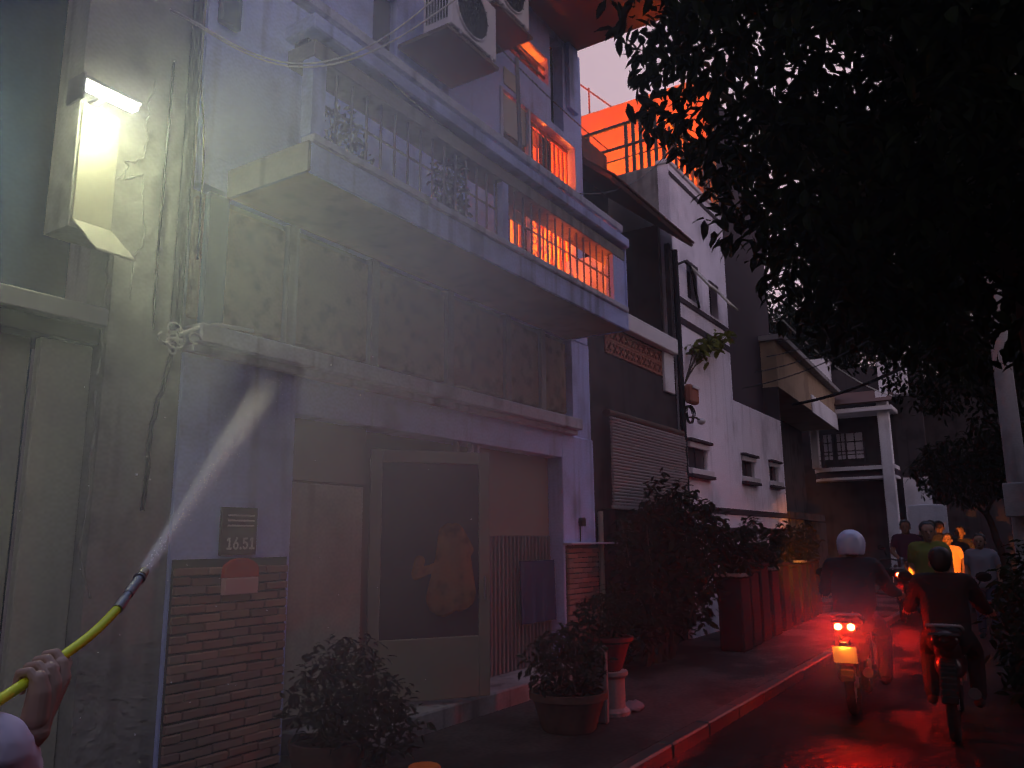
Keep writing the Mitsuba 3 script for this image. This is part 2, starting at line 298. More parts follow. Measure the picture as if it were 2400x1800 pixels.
for (cx, cz, r, s) in [(7.89, 5.25, 0.08, 1), (7.89, 5.07, 0.075, -1), (7.9, 4.86, 0.09, 1), (8.12, 5.6, 0.07, 1), (8.13, 5.42, 0.075, -1), (8.12, 5.0, 0.075, 1), (8.33, 5.2, 0.07, -1), (8.33, 4.9, 0.075, 1), (8.12, 4.6, 0.08, 1), (7.9, 4.6, 0.075, 1)]:
    part(G, 'scroll', scroll(cx, cz, r, 1.6, s), 'm_whitepaint', smooth=True)
for a, b in ((7.04, 7.24), (7.375, 7.405), (7.54, 7.595)): part(D, 'grille_bar', box(a, b, F + 0.04, F + 0.06, 4.195, 5.098), 'm_darkwood')
part(D, 'open_leaf', bev(7.66, 7.90, F + 0.16, F + 0.19, 4.2, 6.5, 0.004), 'm_darkwood', label='dark door leaf swung into the orange glow')
# ground floor: recess, white panel, open glass door, folding gate
part(H, 'recess', cat(box(4.15, 8.27, F + 1.1, F + 1.14, 0, 2.46), box(4.10, 4.149, F + 0.351, F + 1.1, 0, 2.46), box(8.271, 8.32, F + 0.351, F + 1.1, 0, 2.46), box(4.1, 8.32, F + 0.31, F + 1.14, 2.462, 2.55)), 'm_doorpanel')
part(H, 'step', bev(4.3, 8.2, F - 0.35, F + 1.1, -0.02, 0.16, 0.015), 'm_conc')
part(H, 'side_panel', bev(4.16, 5.02, F + 0.10, F + 0.13, 0.25, 1.95, 0.006), 'm_gate', label='pale sheet metal panel left of the glass door')
part(H, 'side_panel_shade', bev(4.16, 5.10, F + 0.16, F + 0.19, 1.97, 2.455, 0.006), 'm_doorpanel')  # darker sheet standing in for the lintel's shadow on the panel
d0, d1 = np.array([5.12, F + 0.12]), np.array([6.00, F - 0.50])
dv = (d1 - d0) / np.linalg.norm(d1 - d0); L = np.linalg.norm(d1 - d0); ang = math.degrees(math.atan2(dv[1], dv[0]))
def leaf(x0, x1, z0, z1, t0=-0.02, t1=0.02, r=0.006):
    m = bev(x0, x1, t0, t1, z0, z1, r); rotz(m, ang); m.apply_translation([d0[0], d0[1], 0]); return m
DR = part(H, 'front_door', cat(leaf(0, 0.10, 0.2, 2.28), leaf(L - 0.10, L, 0.2, 2.28), leaf(0.10, L - 0.10, 2.17, 2.28), leaf(0.10, L - 0.10, 0.2, 0.70)), 'm_doorpanel', label='framed glass door standing open')
part(DR, 'glass', leaf(0.09, L - 0.09, 0.69, 2.18, -0.003, 0.003, 0.001), 'm_pane')
part(DR, 'handle', tube([d0.tolist() + [1.05], (d0 + dv * 0.0).tolist() + [1.2]] if 0 else [(d1[0] - 0.05 * dv[0] - 0.03, d1[1] - 0.05 * dv[1] - 0.03, 1.0), (d1[0] - 0.05 * dv[0] - 0.03, d1[1] - 0.05 * dv[1] - 0.03, 1.2)], 0.01), 'm_steel')
for x in (6.28, 6.52, 6.62): part(H, 'folding_gate_post', box(x - 0.02, x + 0.02, F + 0.05, F + 0.10, 0.16, 2.455), 'm_trim' if x > 6.5 else 'm_doorpanel')
for x in np.arange(6.75, 8.2, 0.075): part(H, 'folding_gate_bar', box(x - 0.011, x + 0.011, F + 0.14, F + 0.17, 0.16, 1.55), 'm_steel')
part(H, 'folding_gate_panel', bev(6.66, 8.25, F + 0.19, F + 0.205, 0.16, 2.455, 0.003), 'm_doorpanel')
# brick cladding, each brick its own
def bricks(parent, x0, x1, z0, z1, y, bl=0.205, bh=0.058, gap=0.011):
    z, row = z0, 0
    while z + bh <= z1 + 1e-6:
        x = x0 - (bl / 2 if row % 2 else 0)
        while x < x1:
            a, b = max(x, x0), min(x + bl - gap, x1)
            if b - a > 0.03:
                dz = RNG.uniform(-0.006, 0.006)
                part(parent, 'brick', bev(a, b, y - 0.022 - RNG.uniform(0, 0.012), y + 0.004, z + dz, z + bh - gap + dz, 0.005), 'm_brick%d' % RNG.integers(4))
            x += bl
        z += bh; row += 1
BW = part(H, 'brick_base', bev(3.19, 4.12, F - 0.012, F - 0.001, 0, 1.40, 0.002), 'm_mortar'); bricks(BW, 3.20, 4.11, 0.02, 1.39, F - 0.012, 0.24)
BW2 = part(H, 'brick_base', bev(8.29, 9.07, F - 0.012, F - 0.001, 0, 1.44, 0.002), 'm_mortar'); bricks(BW2, 8.30, 9.06, 0.02, 1.43, F - 0.012, 0.24)
part(H, 'brick_shelf', bev(8.24, 9.45, F - 0.12, F - 0.0015, 1.446, 1.47, 0.005), 'm_trim')
# left flank of the blue house: rough lit plaster pilaster, flush with the street
part(H, 'rough_pilaster', cat(wall_xz(2.36, 3.178, 3.36, 8.06, F + 0.03, F + 0.30), wall_xz(2.66, 3.178, 0, 3.36, F + 0.03, F + 0.30)), 'm_rough', label='rough cracked plaster strip lit by the wall lamp')
part(H, 'pipe_shadow_strip', bev(3.25, 3.42, F - 0.06, F + 0.0015, 2.94, 3.895, 0.008), 'm_navy')  # navy strip painted in place of the thick pipe's cast shadow
part(H, 'pipe_shadow_strip', bev(3.25, 3.42, F - 0.06, F + 0.0015, 5.22, 8.0, 0.008), 'm_navy')  # upper length of the painted pipe shadow
crack = []
def wander(p, q, n, amp, seed):
    g = np.random.default_rng(seed); t = np.linspace(0, 1, n)[:, None]; pts = np.array(p) * (1 - t) + np.array(q) * t
    pts[1:-1] += np.cumsum(g.normal(0, amp, (n - 2, 3)), 0) * [1, 0, 1] * np.sin(np.linspace(0, np.pi, n)[1:-1])[:, None]; return pts
for i, (p, q, r) in enumerate([((2.83, F + 0.03, 4.55), (2.80, F + 0.03, 3.98), 0.008), ((2.80, F + 0.03, 3.98), (2.66, F + 0.03, 3.76), 0.013), ((2.80, F + 0.03, 3.86), (2.58, F + 0.03, 3.60), 0.012), ((2.81, F + 0.03, 3.85), (2.79, F + 0.03, 3.0), 0.007), ((2.60, F + 0.03, 3.55), (2.62, F + 0.03, 2.5), 0.012), ((2.62, F + 0.03, 2.4), (2.70, F + 0.03, 1.2), 0.013)]):
    part(H, 'plaster_ridge', tube(wander(p, q, 22, 0.011, i), 0.45 * r * np.random.default_rng(50 + i).uniform(0.3, 1.6, 22), 5), 'm_rough', smooth=True)

# pipes and cables on the pilaster
single('drain_pipe', tube([(3.075, F - 0.03, z) for z in np.linspace(2.86, 8.0, 12)], 0.035, 12), 'm_pipe', 'thick dark vertical pipe on the lit plaster strip', 'pipe', smooth=40)
single('thin_cable', tube(wander((2.95, F + 0.016, 4.75), (2.95, F + 0.016, 2.85), 24, 0.004, 9), 0.008, 6), 'm_cable', 'thin vertical cable left of the thick dark pipe', 'cable', smooth=True)
single('thin_cable', tube([(3.10, F - 0.0, 5.1), (3.14, F - 0.0, 4.8), (3.20, F - 0.0, 4.4), (3.222, F - 0.0, 4.1), (3.225, F - 0.0, 3.4)], 0.007, 6), 'm_cable', 'thin slanting cable right of the thick dark pipe', 'cable', smooth=True)
g = np.random.default_rng(3); cl = []
for i in range(9):
    c = np.array([3.06, F - 0.07, 2.80]) + g.normal(0, [0.05, 0.02, 0.035]); th = np.linspace(0, 5.2, 16)
    cl.append(tube(np.stack([c[0] + 0.05 * np.cos(th + i) * g.uniform(0.4, 1.1), np.full(16, c[1]), c[2] + 0.035 * np.sin(th + i)], 1), 0.007, 5))
k = thing('cable_bundle', 'knotted pale cable bundle tied at the foot of the dark pipe', 'cables')
part(k, 'knot', cat(*cl), 'm_wire', smooth=True)
part(k, 'arm', tube([(3.08, F - 0.08, 2.83), (3.22, F - 0.10, 2.91), (3.34, F - 0.12, 2.945), (3.6, F - 0.15, 2.955)], 0.014, 8), 'm_wire', smooth=True)
part(k, 'tail', tube(wander((3.06, F - 0.05, 2.78), (2.95, F - 0.02, 1.7), 20, 0.008, 14), 0.014, 6), 'm_cable', smooth=True)

# wall lamp with its white plate
W = thing('wall_lamp', 'bright white LED bar lamp above a white metal plate on the plaster', 'lamp')
LY = F - 0.26
part(W, 'housing', cat(bev(2.20, 2.56, LY - 0.05, LY + 0.05, 4.125, 4.15, 0.006), box(2.185, 2.1985, LY - 0.07, LY + 0.10, 3.99, 4.15), box(2.40, 2.44, LY + 0.04, F + 0.03, 4.151, 4.175)), 'm_steel')
lb = bev(2.21, 2.55, LY - 0.032, LY + 0.032, 4.085, 4.122, 0.012)
scene[W + '__led_bar'] = emit(lb, (100, 101, 60))
part(W, 'plate', bev(2.37, 2.61, F + 0.004, F + 0.0285, 3.40, 4.16, 0.004), 'm_whitepaint')
lipm = trimesh.Trimesh([(2.37, F, 3.40), (2.61, F, 3.40), (2.63, F - 0.25, 3.17), (2.39, F - 0.25, 3.17), (2.37, F, 3.388), (2.61, F, 3.388), (2.63, F - 0.25, 3.158), (2.39, F - 0.25, 3.158)],
                       [(0, 1, 2), (0, 2, 3), (4, 6, 5), (4, 7, 6), (0, 4, 5), (0, 5, 1), (1, 5, 6), (1, 6, 2), (2, 6, 7), (2, 7, 3), (3, 7, 4), (3, 4, 0)], process=False)
part(W, 'lip', lipm, 'm_whitepaint')

# number plaque and red box on the left brick pillar
N = thing('number_plaque', 'dark house number plaque above the red box on the left pillar', 'sign')
part(N, 'plate', bev(3.53, 3.83, F - 0.022, F - 0.0005, 1.42, 1.74, 0.004), 'm_plaque')
tm = meshkit.text_mesh('16.51', 0.075, 0.003, bold=True); v = tm.vertices; w = v[:, 0].max()
tm.vertices = np.stack([3.57 + v[:, 0] * 0.24 / w, F - 0.0225 - v[:, 2], 1.46 + v[:, 1]], 1)
part(N, 'digits', tm, 'm_digits')
part(N, 'lines', cat(*[box(3.58, 3.80, F - 0.025, F - 0.0225, z, z + 0.012) for z in (1.68, 1.645, 1.61)]), 'm_digits')
R = thing('red_box', 'red round-topped box with a pale pink lower panel on the brick pillar', 'letter box')
arch = sg.Polygon([(0, 0), (0.28, 0)] + [(0.14 + 0.14 * math.cos(a), 0.04 + 0.085 * math.sin(a)) for a in np.linspace(0, math.pi, 14)])
am = trimesh.creation.extrude_polygon(arch, 0.04, engine='earcut'); v = am.vertices; am.vertices = np.stack([3.535 + v[:, 0], F - 0.04 - v[:, 2], 1.275 + v[:, 1]], 1)
part(R, 'hood', am, 'm_redsign', smooth=30)
part(R, 'label', bev(3.538, 3.812, F - 0.085, F - 0.038, 1.165, 1.272, 0.005), 'm_pinksign')

# things hanging at the door
j = hulls([[((5.62, F - 0.36, 1.55), 0.10), ((5.60, F - 0.36, 1.35), 0.11), ((5.57, F - 0.35, 1.02), 0.16)], [((5.66, F - 0.40, 1.57), 0.08), ((5.74, F - 0.46, 1.42), 0.07)], [((5.70, F - 0.42, 1.05), 0.15), ((5.66, F - 0.40, 1.5), 0.12)], [((5.40, F - 0.22, 1.33), 0.05), ((5.38, F - 0.2, 1.22), 0.045), ((5.52, F - 0.3, 1.28), 0.04)]])
# flatten against the door leaf
jm = smooth_man(j, 0.03, 8); pts = jm.vertices[:, :2] - d0; n2 = np.array([dv[1], -dv[0]]); s_ = pts @ dv; t_ = pts @ n2
t_ = 0.028 + (t_ - t_.min()) * 0.22; xy = d0 + s_[:, None] * dv + t_[:, None] * n2; jm.vertices = np.column_stack([xy, jm.vertices[:, 2] + 0.012 * meshkit.fbm(jm.vertices * 9)])
single('jacket', jm, 'm_jacket', 'brownish orange jacket hanging on the glass of the open door', 'jacket', smooth=True)
cb = []
X, Z = np.meshgrid(np.linspace(7.45, 8.18, 30), np.linspace(0.62, 1.28, 20), indexing='ij'); Yc = F + 0.09 + 0.03 * np.sin(X * 26) * (1.4 - Z)
cv = np.stack([X.ravel(), Yc.ravel(), Z.ravel()], 1); i, jx = np.meshgrid(np.arange(29), np.arange(19), indexing='ij'); q = np.stack([i * 20 + jx, (i + 1) * 20 + jx, (i + 1) * 20 + jx + 1, i * 20 + jx + 1], -1).reshape(-1, 4)
cm = trimesh.Trimesh(np.vstack([cv, cv + [0, 0.012, 0]]), np.vstack([q[:, [0, 1, 2]], q[:, [0, 2, 3]], q[:, [0, 2, 1]] + len(cv), q[:, [0, 3, 2]] + len(cv)]), process=False)
single('blue_cloth', cm, 'm_bluecloth', 'dark blue cloth hung over the folding gate beside the brick pillar', 'cloth', smooth=True)
# bracket lamp on right pillar
k = thing('door_bell', 'small dark bell fitting on the blue right pillar above the bricks', 'bell')
part(k, 'body', cat(bev(8.62, 8.72, F - 0.06, F - 0.001, 1.66, 1.76, 0.012), tube([(8.64, F - 0.02, 1.66), (8.63, F - 0.02, 1.48)], 0.008)), 'm_iron')

# air conditioners and dark boards
def ac(x0, x1, y0, y1, z0, z1, label):
    k = thing('air_conditioner', label, 'air conditioner', 'air conditioners high on the blue house')
    part(k, 'body', bev(x0, x1, y0, y1, z0, z1, 0.012), 'm_ac')
    cx, cz, r = x0 + (x1 - x0) * 0.44, (z0 + z1) / 2, (z1 - z0) * 0.43
    ring = trimesh.creation.torus(r, 0.012, 28, 8); rot(ring, 90, [1, 0, 0]); ring.apply_translation([cx, y0 - 0.006, cz]); part(k, 'fan_ring', ring, 'm_ac', smooth=True)
    disc = trimesh.creation.cylinder(r, 0.01, sections=32); rot(disc, 90, [1, 0, 0]); disc.apply_translation([cx, y0 - 0.006, cz]); part(k, 'fan_opening', disc, 'm_acdark')
    rings = []
    for f in (0.25, 0.45, 0.65, 0.85):
        t = trimesh.creation.torus(r * f, 0.004, 24, 5); rot(t, 90, [1, 0, 0]); t.apply_translation([cx, y0 - 0.016, cz]); rings.append(t)
    for a in range(0, 180, 30):
        b = box(-r, r, -0.003, 0.003, -0.003, 0.003); rot(b, a, [0, 1, 0]); b.apply_translation([cx, y0 - 0.018, cz]); rings.append(b)
    part(k, 'fan_guard', cat(*rings), 'm_acdark')
    for i in range(8):
        y = y0 + 0.05 + i * (y1 - y0 - 0.1) / 7.0; part(k, 'side_slat', box(x0 - 0.008, x0 - 0.0005, y - 0.008, y + 0.008, z0 + 0.08, z1 - 0.08), 'm_acdark')
    for x in (x0 + 0.12, x1 - 0.12): part(k, 'bracket', box(x - 0.02, x + 0.02, y0 - 0.02, F, z0 - 0.05, z0 - 0.002), 'm_steel')
ac(5.30, 6.05, 4.02, 4.36, 6.20, 6.80, 'lower left air conditioner with its round fan facing the alley')
ac(6.05, 6.70, 4.02, 4.36, 6.92, 7.50, 'upper right air conditioner just under the dark roof slab')
part(H, 'dark_shelf', bev(5.22, 6.06, 4.0, F + 0.001, 6.10, 6.147, 0.006), 'm_brown')
part(H, 'dark_shelf', bev(6.02, 6.74, 4.0, F + 0.001, 6.83, 6.868, 0.006), 'm_brown')

# plants on the balcony
def leaf_cloud(points, size, rng, droop=0.4, seg=2, dirs=None, width=0.42):
    """one mesh of pointed leaves; returns (vertices, faces)"""
    n = len(points); size = np.broadcast_to(size, (n,))
    az = rng.uniform(0, 2 * np.pi, n); el = rng.normal(-droop, 0.45, n)
    d = np.stack([np.cos(az) * np.cos(el), np.sin(az) * np.cos(el), np.sin(el)], 1) if dirs is None else dirs
    side = np.cross(d, [0, 0, 1.0]) + rng.normal(0, 0.35, (n, 3)); side -= (side * d).sum(1, keepdims=True) * d; side /= np.linalg.norm(side, axis=1, keepdims=True) + 1e-9
    up = np.cross(side, d)
    T_ = np.array([[0, 0, 0], [0.32, width * 0.9, 0.03], [0.32, 0, -0.015], [0.32, -width * 0.9, 0.03], [0.7, width * 0.72, -0.03], [0.7, 0, -0.08], [0.7, -width * 0.72, -0.03], [1.0, 0, -0.18]]); T_[:, 1] *= 0.55
    Fc = np.array([[0, 2, 1], [0, 3, 2], [1, 2, 5], [1, 5, 4], [2, 3, 6], [2, 6, 5], [4, 5, 7], [5, 6, 7]])
    v = points[:, None] + size[:, None, None] * (T_[None, :, :1] * d[:, None] + T_[None, :, 1:2] * side[:, None] + T_[None, :, 2:] * up[:, None])
    f = Fc[None] + (np.arange(n) * len(T_))[:, None, None]
    return trimesh.Trimesh(v.reshape(-1, 3), f.reshape(-1, 3), process=False)
def in_blobs(blobs, n, rng, thr=0.0, freq=1.6, shell=0.0):
    out = []
    vol = np.array([r[0] * r[1] * r[2] for _, r in blobs]); cnt = (n * vol / vol.sum()).astype(int) + 1
    for (c, r), m in zip(blobs, cnt):
        u = rng.normal(size=(m * 3, 3)); u /= np.linalg.norm(u, axis=1, keepdims=True); rad = rng.uniform(shell, 1, m * 3) ** (1 / 3.0)
        p = np.array(c) + u * rad[:, None] * np.array(r) * (0.78 + 0.5 * meshkit.fbm(u * 2.3 + np.array(c), 3)[:, None])
        if thr > 0: p = p[meshkit.fbm(p * freq, 3, 5) > thr]
        out.append(p[:m])
    return np.vstack(out)
def pot_plant(label, x, y, z, pot_prof, pot_mat, blobs, n, size, leafm='m_leafd', group=None, name='potted_plant', cat_='plant', seed=1):
    k = thing(name, label, cat_, group); rng = np.random.default_rng(seed)
    if pot_prof is not None:
        part(k, 'pot', lathe(pot_prof, (x, y, z)), pot_mat, smooth=35)
        top = max(p[1] for p in pot_prof); rr = [p[0] for p in pot_prof if p[1] == top][0]
        so = trimesh.creation.cylinder(rr * 0.93, 0.02, sections=20); so.apply_translation([x, y, z + top - 0.04]); part(k, 'soil', so, 'm_soil')
        base = z + top - 0.04
    else: base = z
    P = in_blobs(blobs, n, rng)
    st = [tube(np.linspace((x + rng.normal(0, 0.02), y + rng.normal(0, 0.02), base), P[i], 5) + np.outer(np.sin(np.linspace(0, np.pi, 5)), rng.normal(0, 0.03, 3)), np.linspace(0.010, 0.003, 5), 5) for i in rng.choice(len(P), 14)]
    part(k, 'stems', cat(*st), 'm_bark', smooth=True)
    part(k, 'foliage', leaf_cloud(P, rng.uniform(size * 0.6, size * 1.25, len(P)), rng, 0.2), leafm, stuff=True)
    return k
POT = [(0.0, 0), (0.10, 0), (0.12, 0.02), (0.16, 0.24), (0.18, 0.25), (0.18, 0.28), (0.155, 0.28), (0.15, 0.25)]
pot_plant('dark bushy plant pressed against the balcony grille near its middle', 5.25, 4.02, 4.101, [(r * 0.8, h * 0.6) for r, h in POT], 'm_pot', [((5.25, 3.98, 4.58), (0.20, 0.14, 0.27)), ((5.32, 4.0, 4.42), (0.20, 0.12, 0.14))], 420, 0.075, seed=21)
pot_plant('pale flowering plant behind the left end of the balcony grille', 3.95, 4.12, 4.101, [(r * 0.8, h * 0.6) for r, h in POT], 'm_pot', [((3.95, 4.02, 4.5), (0.22, 0.12, 0.2)), ((4.15, 4.02, 4.4), (0.12, 0.1, 0.1))], 180, 0.07, seed=22)

# ------------------------------------------------------------------ old low house with the blind
O = thing('old_house', 'dark old low house with tiled roof, red vent blocks and a roller blind', 'house')
part(O, 'wall', wall_xz(9.09, 12.14, 0, 4.40, F + 0.03, F + 0.2, [(9.3, 11.6, 0, 1.9), (9.55, 11.54, 3.98, 4.37)]), 'm_old')
part(O, 'back_wall', box(9.1, 12.1, F + 1.1, F + 1.2, 0, 8.2), 'm_old')
part(O, 'side_wall', cat(box(9.075, 9.13, F + 0.205, F + 1.1, 0, 6.6), box(12.08, 12.14, F + 0.205, F + 1.1, 0, 6.7)), 'm_old')
part(O, 'porch_floor', box(9.13, 12.08, F + 0.03, F + 1.1, 4.402, 4.46), 'm_old')
part(O, 'ledge', bev(9.1, 11.98, F - 0.10, F + 0.028, 4.39, 4.64, 0.012), 'm_white', label='pale concrete ledge above the vent blocks')
part(O, 'post', bev(11.57, 11.97, F - 0.02, F + 0.029, 3.75, 4.388, 0.01), 'm_white')
part(O, 'porch_panel', bev(9.4, 10.6, F + 0.9, F + 0.95, 4.47, 6.2, 0.01), 'm_darkwood')
part(O, 'porch_post', box(11.98, 12.07, F - 0.02, F + 0.06, 4.64, 6.3), 'm_old')
for r_ in range(2):
    for c_ in range(10):
        x, z = 9.56 + c_ * 0.198, 3.985 + r_ * 0.192
        s = sg.box(0, 0, 0.19, 0.185).difference(sg.Point(0.048, 0.048).buffer(0.03, 6)).difference(sg.Point(0.142, 0.048).buffer(0.03, 6)).difference(sg.Point(0.048, 0.138).buffer(0.03, 6)).difference(sg.Point(0.142, 0.138).buffer(0.03, 6)).difference(sg.Point(0.095, 0.093).buffer(0.034, 6))
        m = trimesh.creation.extrude_polygon(s, 0.07, engine='earcut'); v = m.vertices; m = trimesh.Trimesh(np.stack([x + v[:, 0], F + 0.08 - v[:, 2], z + v[:, 1]], 1), m.faces, process=False)
        part(O, 'vent_block', m, 'm_terra')
part(O, 'vent_backing', box(9.5, 11.6, F + 0.15, F + 0.19, 3.95, 4.39), 'm_dark')
# roof: battens and tiles on a 45 degree slope towards the alley
def slope(x0, x1, y0, z0, L_, t):
    m = box(x0, x1, 0, L_, 0, t); rot(m, 40, [1, 0, 0]); m.apply_translation([0, y0, z0]); return m
RF = part(O, 'roof', slope(9.09, 12.13, 4.24, 6.20, 2.35, 0.05), 'm_tile')
for r_ in range(8):
    y0, z0 = 4.20 + r_ * 0.27 * math.cos(math.radians(40)), 6.245 + r_ * 0.27 * math.sin(math.radians(40))
    for c_ in range(12):
        x = 9.12 + c_ * 0.253; m = bev(x, x + 0.24, 0, 0.33, 0, 0.03, 0.006); rot(m, 37, [1, 0, 0]); m.apply_translation([0, y0, z0 + RNG.uniform(0, 0.012)]); part(RF, 'tile', m, 'm_tile')
# blind
Bl = thing('roller_blind', 'faded slatted roller blind hanging in front of the old dark house', 'blind')
sl = []
for i in range(27):
    z = 1.95 + i * 0.042; sl.append(tube([(9.3, F - 0.15, z), (11.92, F - 0.15 + 0.01 * math.sin(i), z)], 0.019, 8))
part(Bl, 'slats', cat(*sl), 'm_blind', stuff=True)
part(Bl, 'bottom_rail', bev(9.27, 11.94, F - 0.17, F - 0.13, 1.88, 1.928, 0.008), 'm_blind')
part(Bl, 'roller', tube([(9.28, F - 0.1, 3.11), (11.95, F - 0.1, 3.11)], 0.055, 12), 'm_darkwood', smooth=40)
single('white_pipe', tube([(9.16, F - 0.03, z) for z in np.linspace(0.3, 1.85, 6)], 0.035, 10), 'm_whitepaint', 'white vertical pipe between the brick pillar and the dark porch', 'pipe', smooth=40)
single('drain_pipe', tube([(12.11, F - 0.07, z) for z in np.linspace(0.2, 6.2, 12)], 0.05, 10), 'm_pipe', 'dark drain pipe at the corner of the pale lavender house', 'pipe', smooth=40)

# ------------------------------------------------------------------ pale lavender house
P_ = thing('lavender_house', 'pale lavender rendered house with dark bands, small windows and a roof terrace', 'house')
part(P_, 'wall', wall_xz(12.2, 15.02, 0, 7.82, F, F + 0.2, [(12.83, 13.33, 5.58, 6.2), (13.97, 14.43, 5.55, 6.14), (12.42, 13.40, 2.56, 3.06), (15.0, 15.02, 7, 7.1)]), 'm_lav')
part(P_, 'wall', wall_xz(15.02, 18.45, 0, 4.10, F + 0.0, F + 0.2, [(15.30, 16.17, 2.60, 3.06), (17.22, 17.95, 2.62, 3.08)]), 'm_lav')
part(P_, 'side_wall', box(12.2, 12.4, F + 0.201, 8.6, 0, 7.84), 'm_conc', label='bare grey concrete side wall above the tiled roof')
part(P_, 'terrace_floor', box(12.4, 15.5, F + 0.2, 9.5, 7.5, 7.7), 'm_conc')
part(P_, 'inner_side', box(15.0, 15.1, F + 0.2, 8.0, 4.1, 7.5), 'm_old')
part(P_, 'cap', bev(12.17, 15.05, F - 0.03, F + 0.22, 7.824, 7.90, 0.01), 'm_white')
part(P_, 'band', box(12.2, 15.02, F - 0.014, F - 0.0005, 7.60, 7.68), 'm_stripe')
for z0, z1, xe in ((5.40, 5.50, 15.02), (5.02, 5.14, 15.02), (1.92, 2.03, 18.45), (1.58, 1.69, 18.45)): part(P_, 'band', bev(12.2, xe, F - 0.016, F - 0.0005, z0, z1, 0.003), 'm_stripe')
part(P_, 'low_roof', box(15.02, 18.45, F + 0.2, 6.4, 3.9, 4.05), 'm_conc')
part(P_, 'setback_wall', cat(box(15.1, 19.4, 4.95, 5.1, 4.05, 9.6), ), 'm_stripe', label='dark set back wall above the low wing')
def win(x0, x1, z0, z1):
    w = part(P_, 'window', bev(x0 + 0.02, x1 - 0.02, F + 0.06, F + 0.085, z0 + 0.06, z1 - 0.02, 0.003), 'm_pane')
    part(w, 'frame', wall_xz(x0 + 0.004, x1 - 0.004, z0 + 0.003, z1 - 0.003, F + 0.01, F + 0.055, [(x0 + 0.05, x1 - 0.05, z0 + 0.08, z1 - 0.06)]), 'm_white')
    part(w, 'header', bev(x0 + 0.02, x1 - 0.02, F - 0.05, F - 0.001, z1 - 0.09, z1 + 0.0, 0.005), 'm_white')
    part(w, 'hood', bev(x0 - 0.04, x1 + 0.04, F - 0.10, F - 0.001, z1 + 0.003, z1 + 0.05, 0.006), 'm_stripe')
    part(w, 'sill', bev(x0 - 0.04, x1 + 0.04, F - 0.09, F - 0.001, z0 - 0.03, z0 + 0.06, 0.006), 'm_white')
    part(w, 'sill_shadow', bev(x0 - 0.05, x1 + 0.05, F - 0.11, F - 0.001, z0 - 0.085, z0 - 0.032, 0.006), 'm_stripe')  # dark strip standing in for the shade under the sill
    part(w, 'glazing_bar', box((x0 + x1) / 2 - 0.012, (x0 + x1) / 2 + 0.012, F + 0.04, F + 0.0595, z0 + 0.06, z1 - 0.02), 'm_stripe')
win(12.42, 13.40, 2.56, 3.06); win(15.30, 16.17, 2.60, 3.06); win(17.22, 17.95, 2.62, 3.08)
for x0, x1, z0, z1 in ((12.83, 13.33, 5.58, 6.2), (13.97, 14.43, 5.55, 6.14)):
    w = part(P_, 'awning_window', box(x0, x1, F + 0.12, F + 0.14, z0, z1), 'm_pane')
    s = wall_xz(x0, x1, 0, z1 - z0, 0, 0.03, [(x0 + 0.07, x1 - 0.07, 0.07, z1 - z0 - 0.07)]); s.apply_translation([0, 0, -(z1 - z0)]); rot(s, -38, [1, 0, 0]); s.apply_translation([0, F - 0.03, z1]); part(w, 'sash', s, 'm_whitepaint')
    gp = box(x0 + 0.07, x1 - 0.07, 0.01, 0.016, 0.07 - (z1 - z0), -0.07); rot(gp, -38, [1, 0, 0]); gp.apply_translation([0, F - 0.03, z1]); part(w, 'sash_glass', gp, 'm_panepale')
    part(w, 'head', bev(x0 - 0.02, x1 + 0.02, F - 0.03, F - 0.001, z1 + 0.004, z1 + 0.06, 0.004), 'm_stripe')
# terrace railings
RL = P_ + '__railing'
part(P_, 'railing', cat(tube([(12.3, F + 0.1, 8.86), (12.3, 8.5, 8.78)], 0.035, 8), tube([(12.3, F + 0.1, 8.42), (12.3, 8.5, 8.38)], 0.028, 8), tube([(12.3, F + 0.1, 8.19), (12.3, 8.5, 8.17)], 0.014, 6)), 'm_iron')
for y in (4.7, 4.84, 4.98, 5.12, 5.26, 5.40, 6.16, 6.32, 7.2, 7.36, 8.4): part(RL, 'post', box(12.28, 12.32, y - 0.025, y + 0.025, 7.842, 8.84), 'm_iron')
part(RL, 'front_rail', cat(tube([(12.3, F + 0.1, 8.86), (15.0, F + 0.1, 8.66)], 0.045, 8), tube([(12.3, F + 0.1, 8.40), (15.0, F + 0.1, 8.26)], 0.035, 8)), 'm_iron')
for x in np.arange(12.6, 15.0, 0.28): part(RL, 'front_post', box(x - 0.02, x + 0.02, F + 0.08, F + 0.12, 7.9, 8.70), 'm_iron')
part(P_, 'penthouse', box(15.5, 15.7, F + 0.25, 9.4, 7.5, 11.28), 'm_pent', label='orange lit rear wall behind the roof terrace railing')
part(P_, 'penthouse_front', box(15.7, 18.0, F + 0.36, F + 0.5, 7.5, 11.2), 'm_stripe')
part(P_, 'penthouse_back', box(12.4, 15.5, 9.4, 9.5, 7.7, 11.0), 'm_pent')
fire2 = thing('fire', 'unseen fire on the roof terrace lighting the orange wall behind the railing', 'fire')  # unseen flames put behind the parapet to light the orange wall
scene[fire2 + '__flames'] = emit(cat(*[flame(13.5 + 0.25 * (i % 2), 5.5 + 0.5 * i, 7.7, 0.42 + 0.06 * (i % 3), 0.17, i + 9) for i in range(6)]), (105, 14.5, 0.9), smooth=True)
k = thing('tv_antenna', 'thin rusty TV antenna on a mast against the pink sky', 'antenna')
part(k, 'mast', tube([(15.6, 7.75, 10.9), (15.6, 7.75, 12.0)], 0.022, 6), 'm_terra')
part(k, 'boom', tube([(15.6, 8.05, 12.25), (15.6, 7.1, 11.25)], 0.018, 6), 'm_terra')
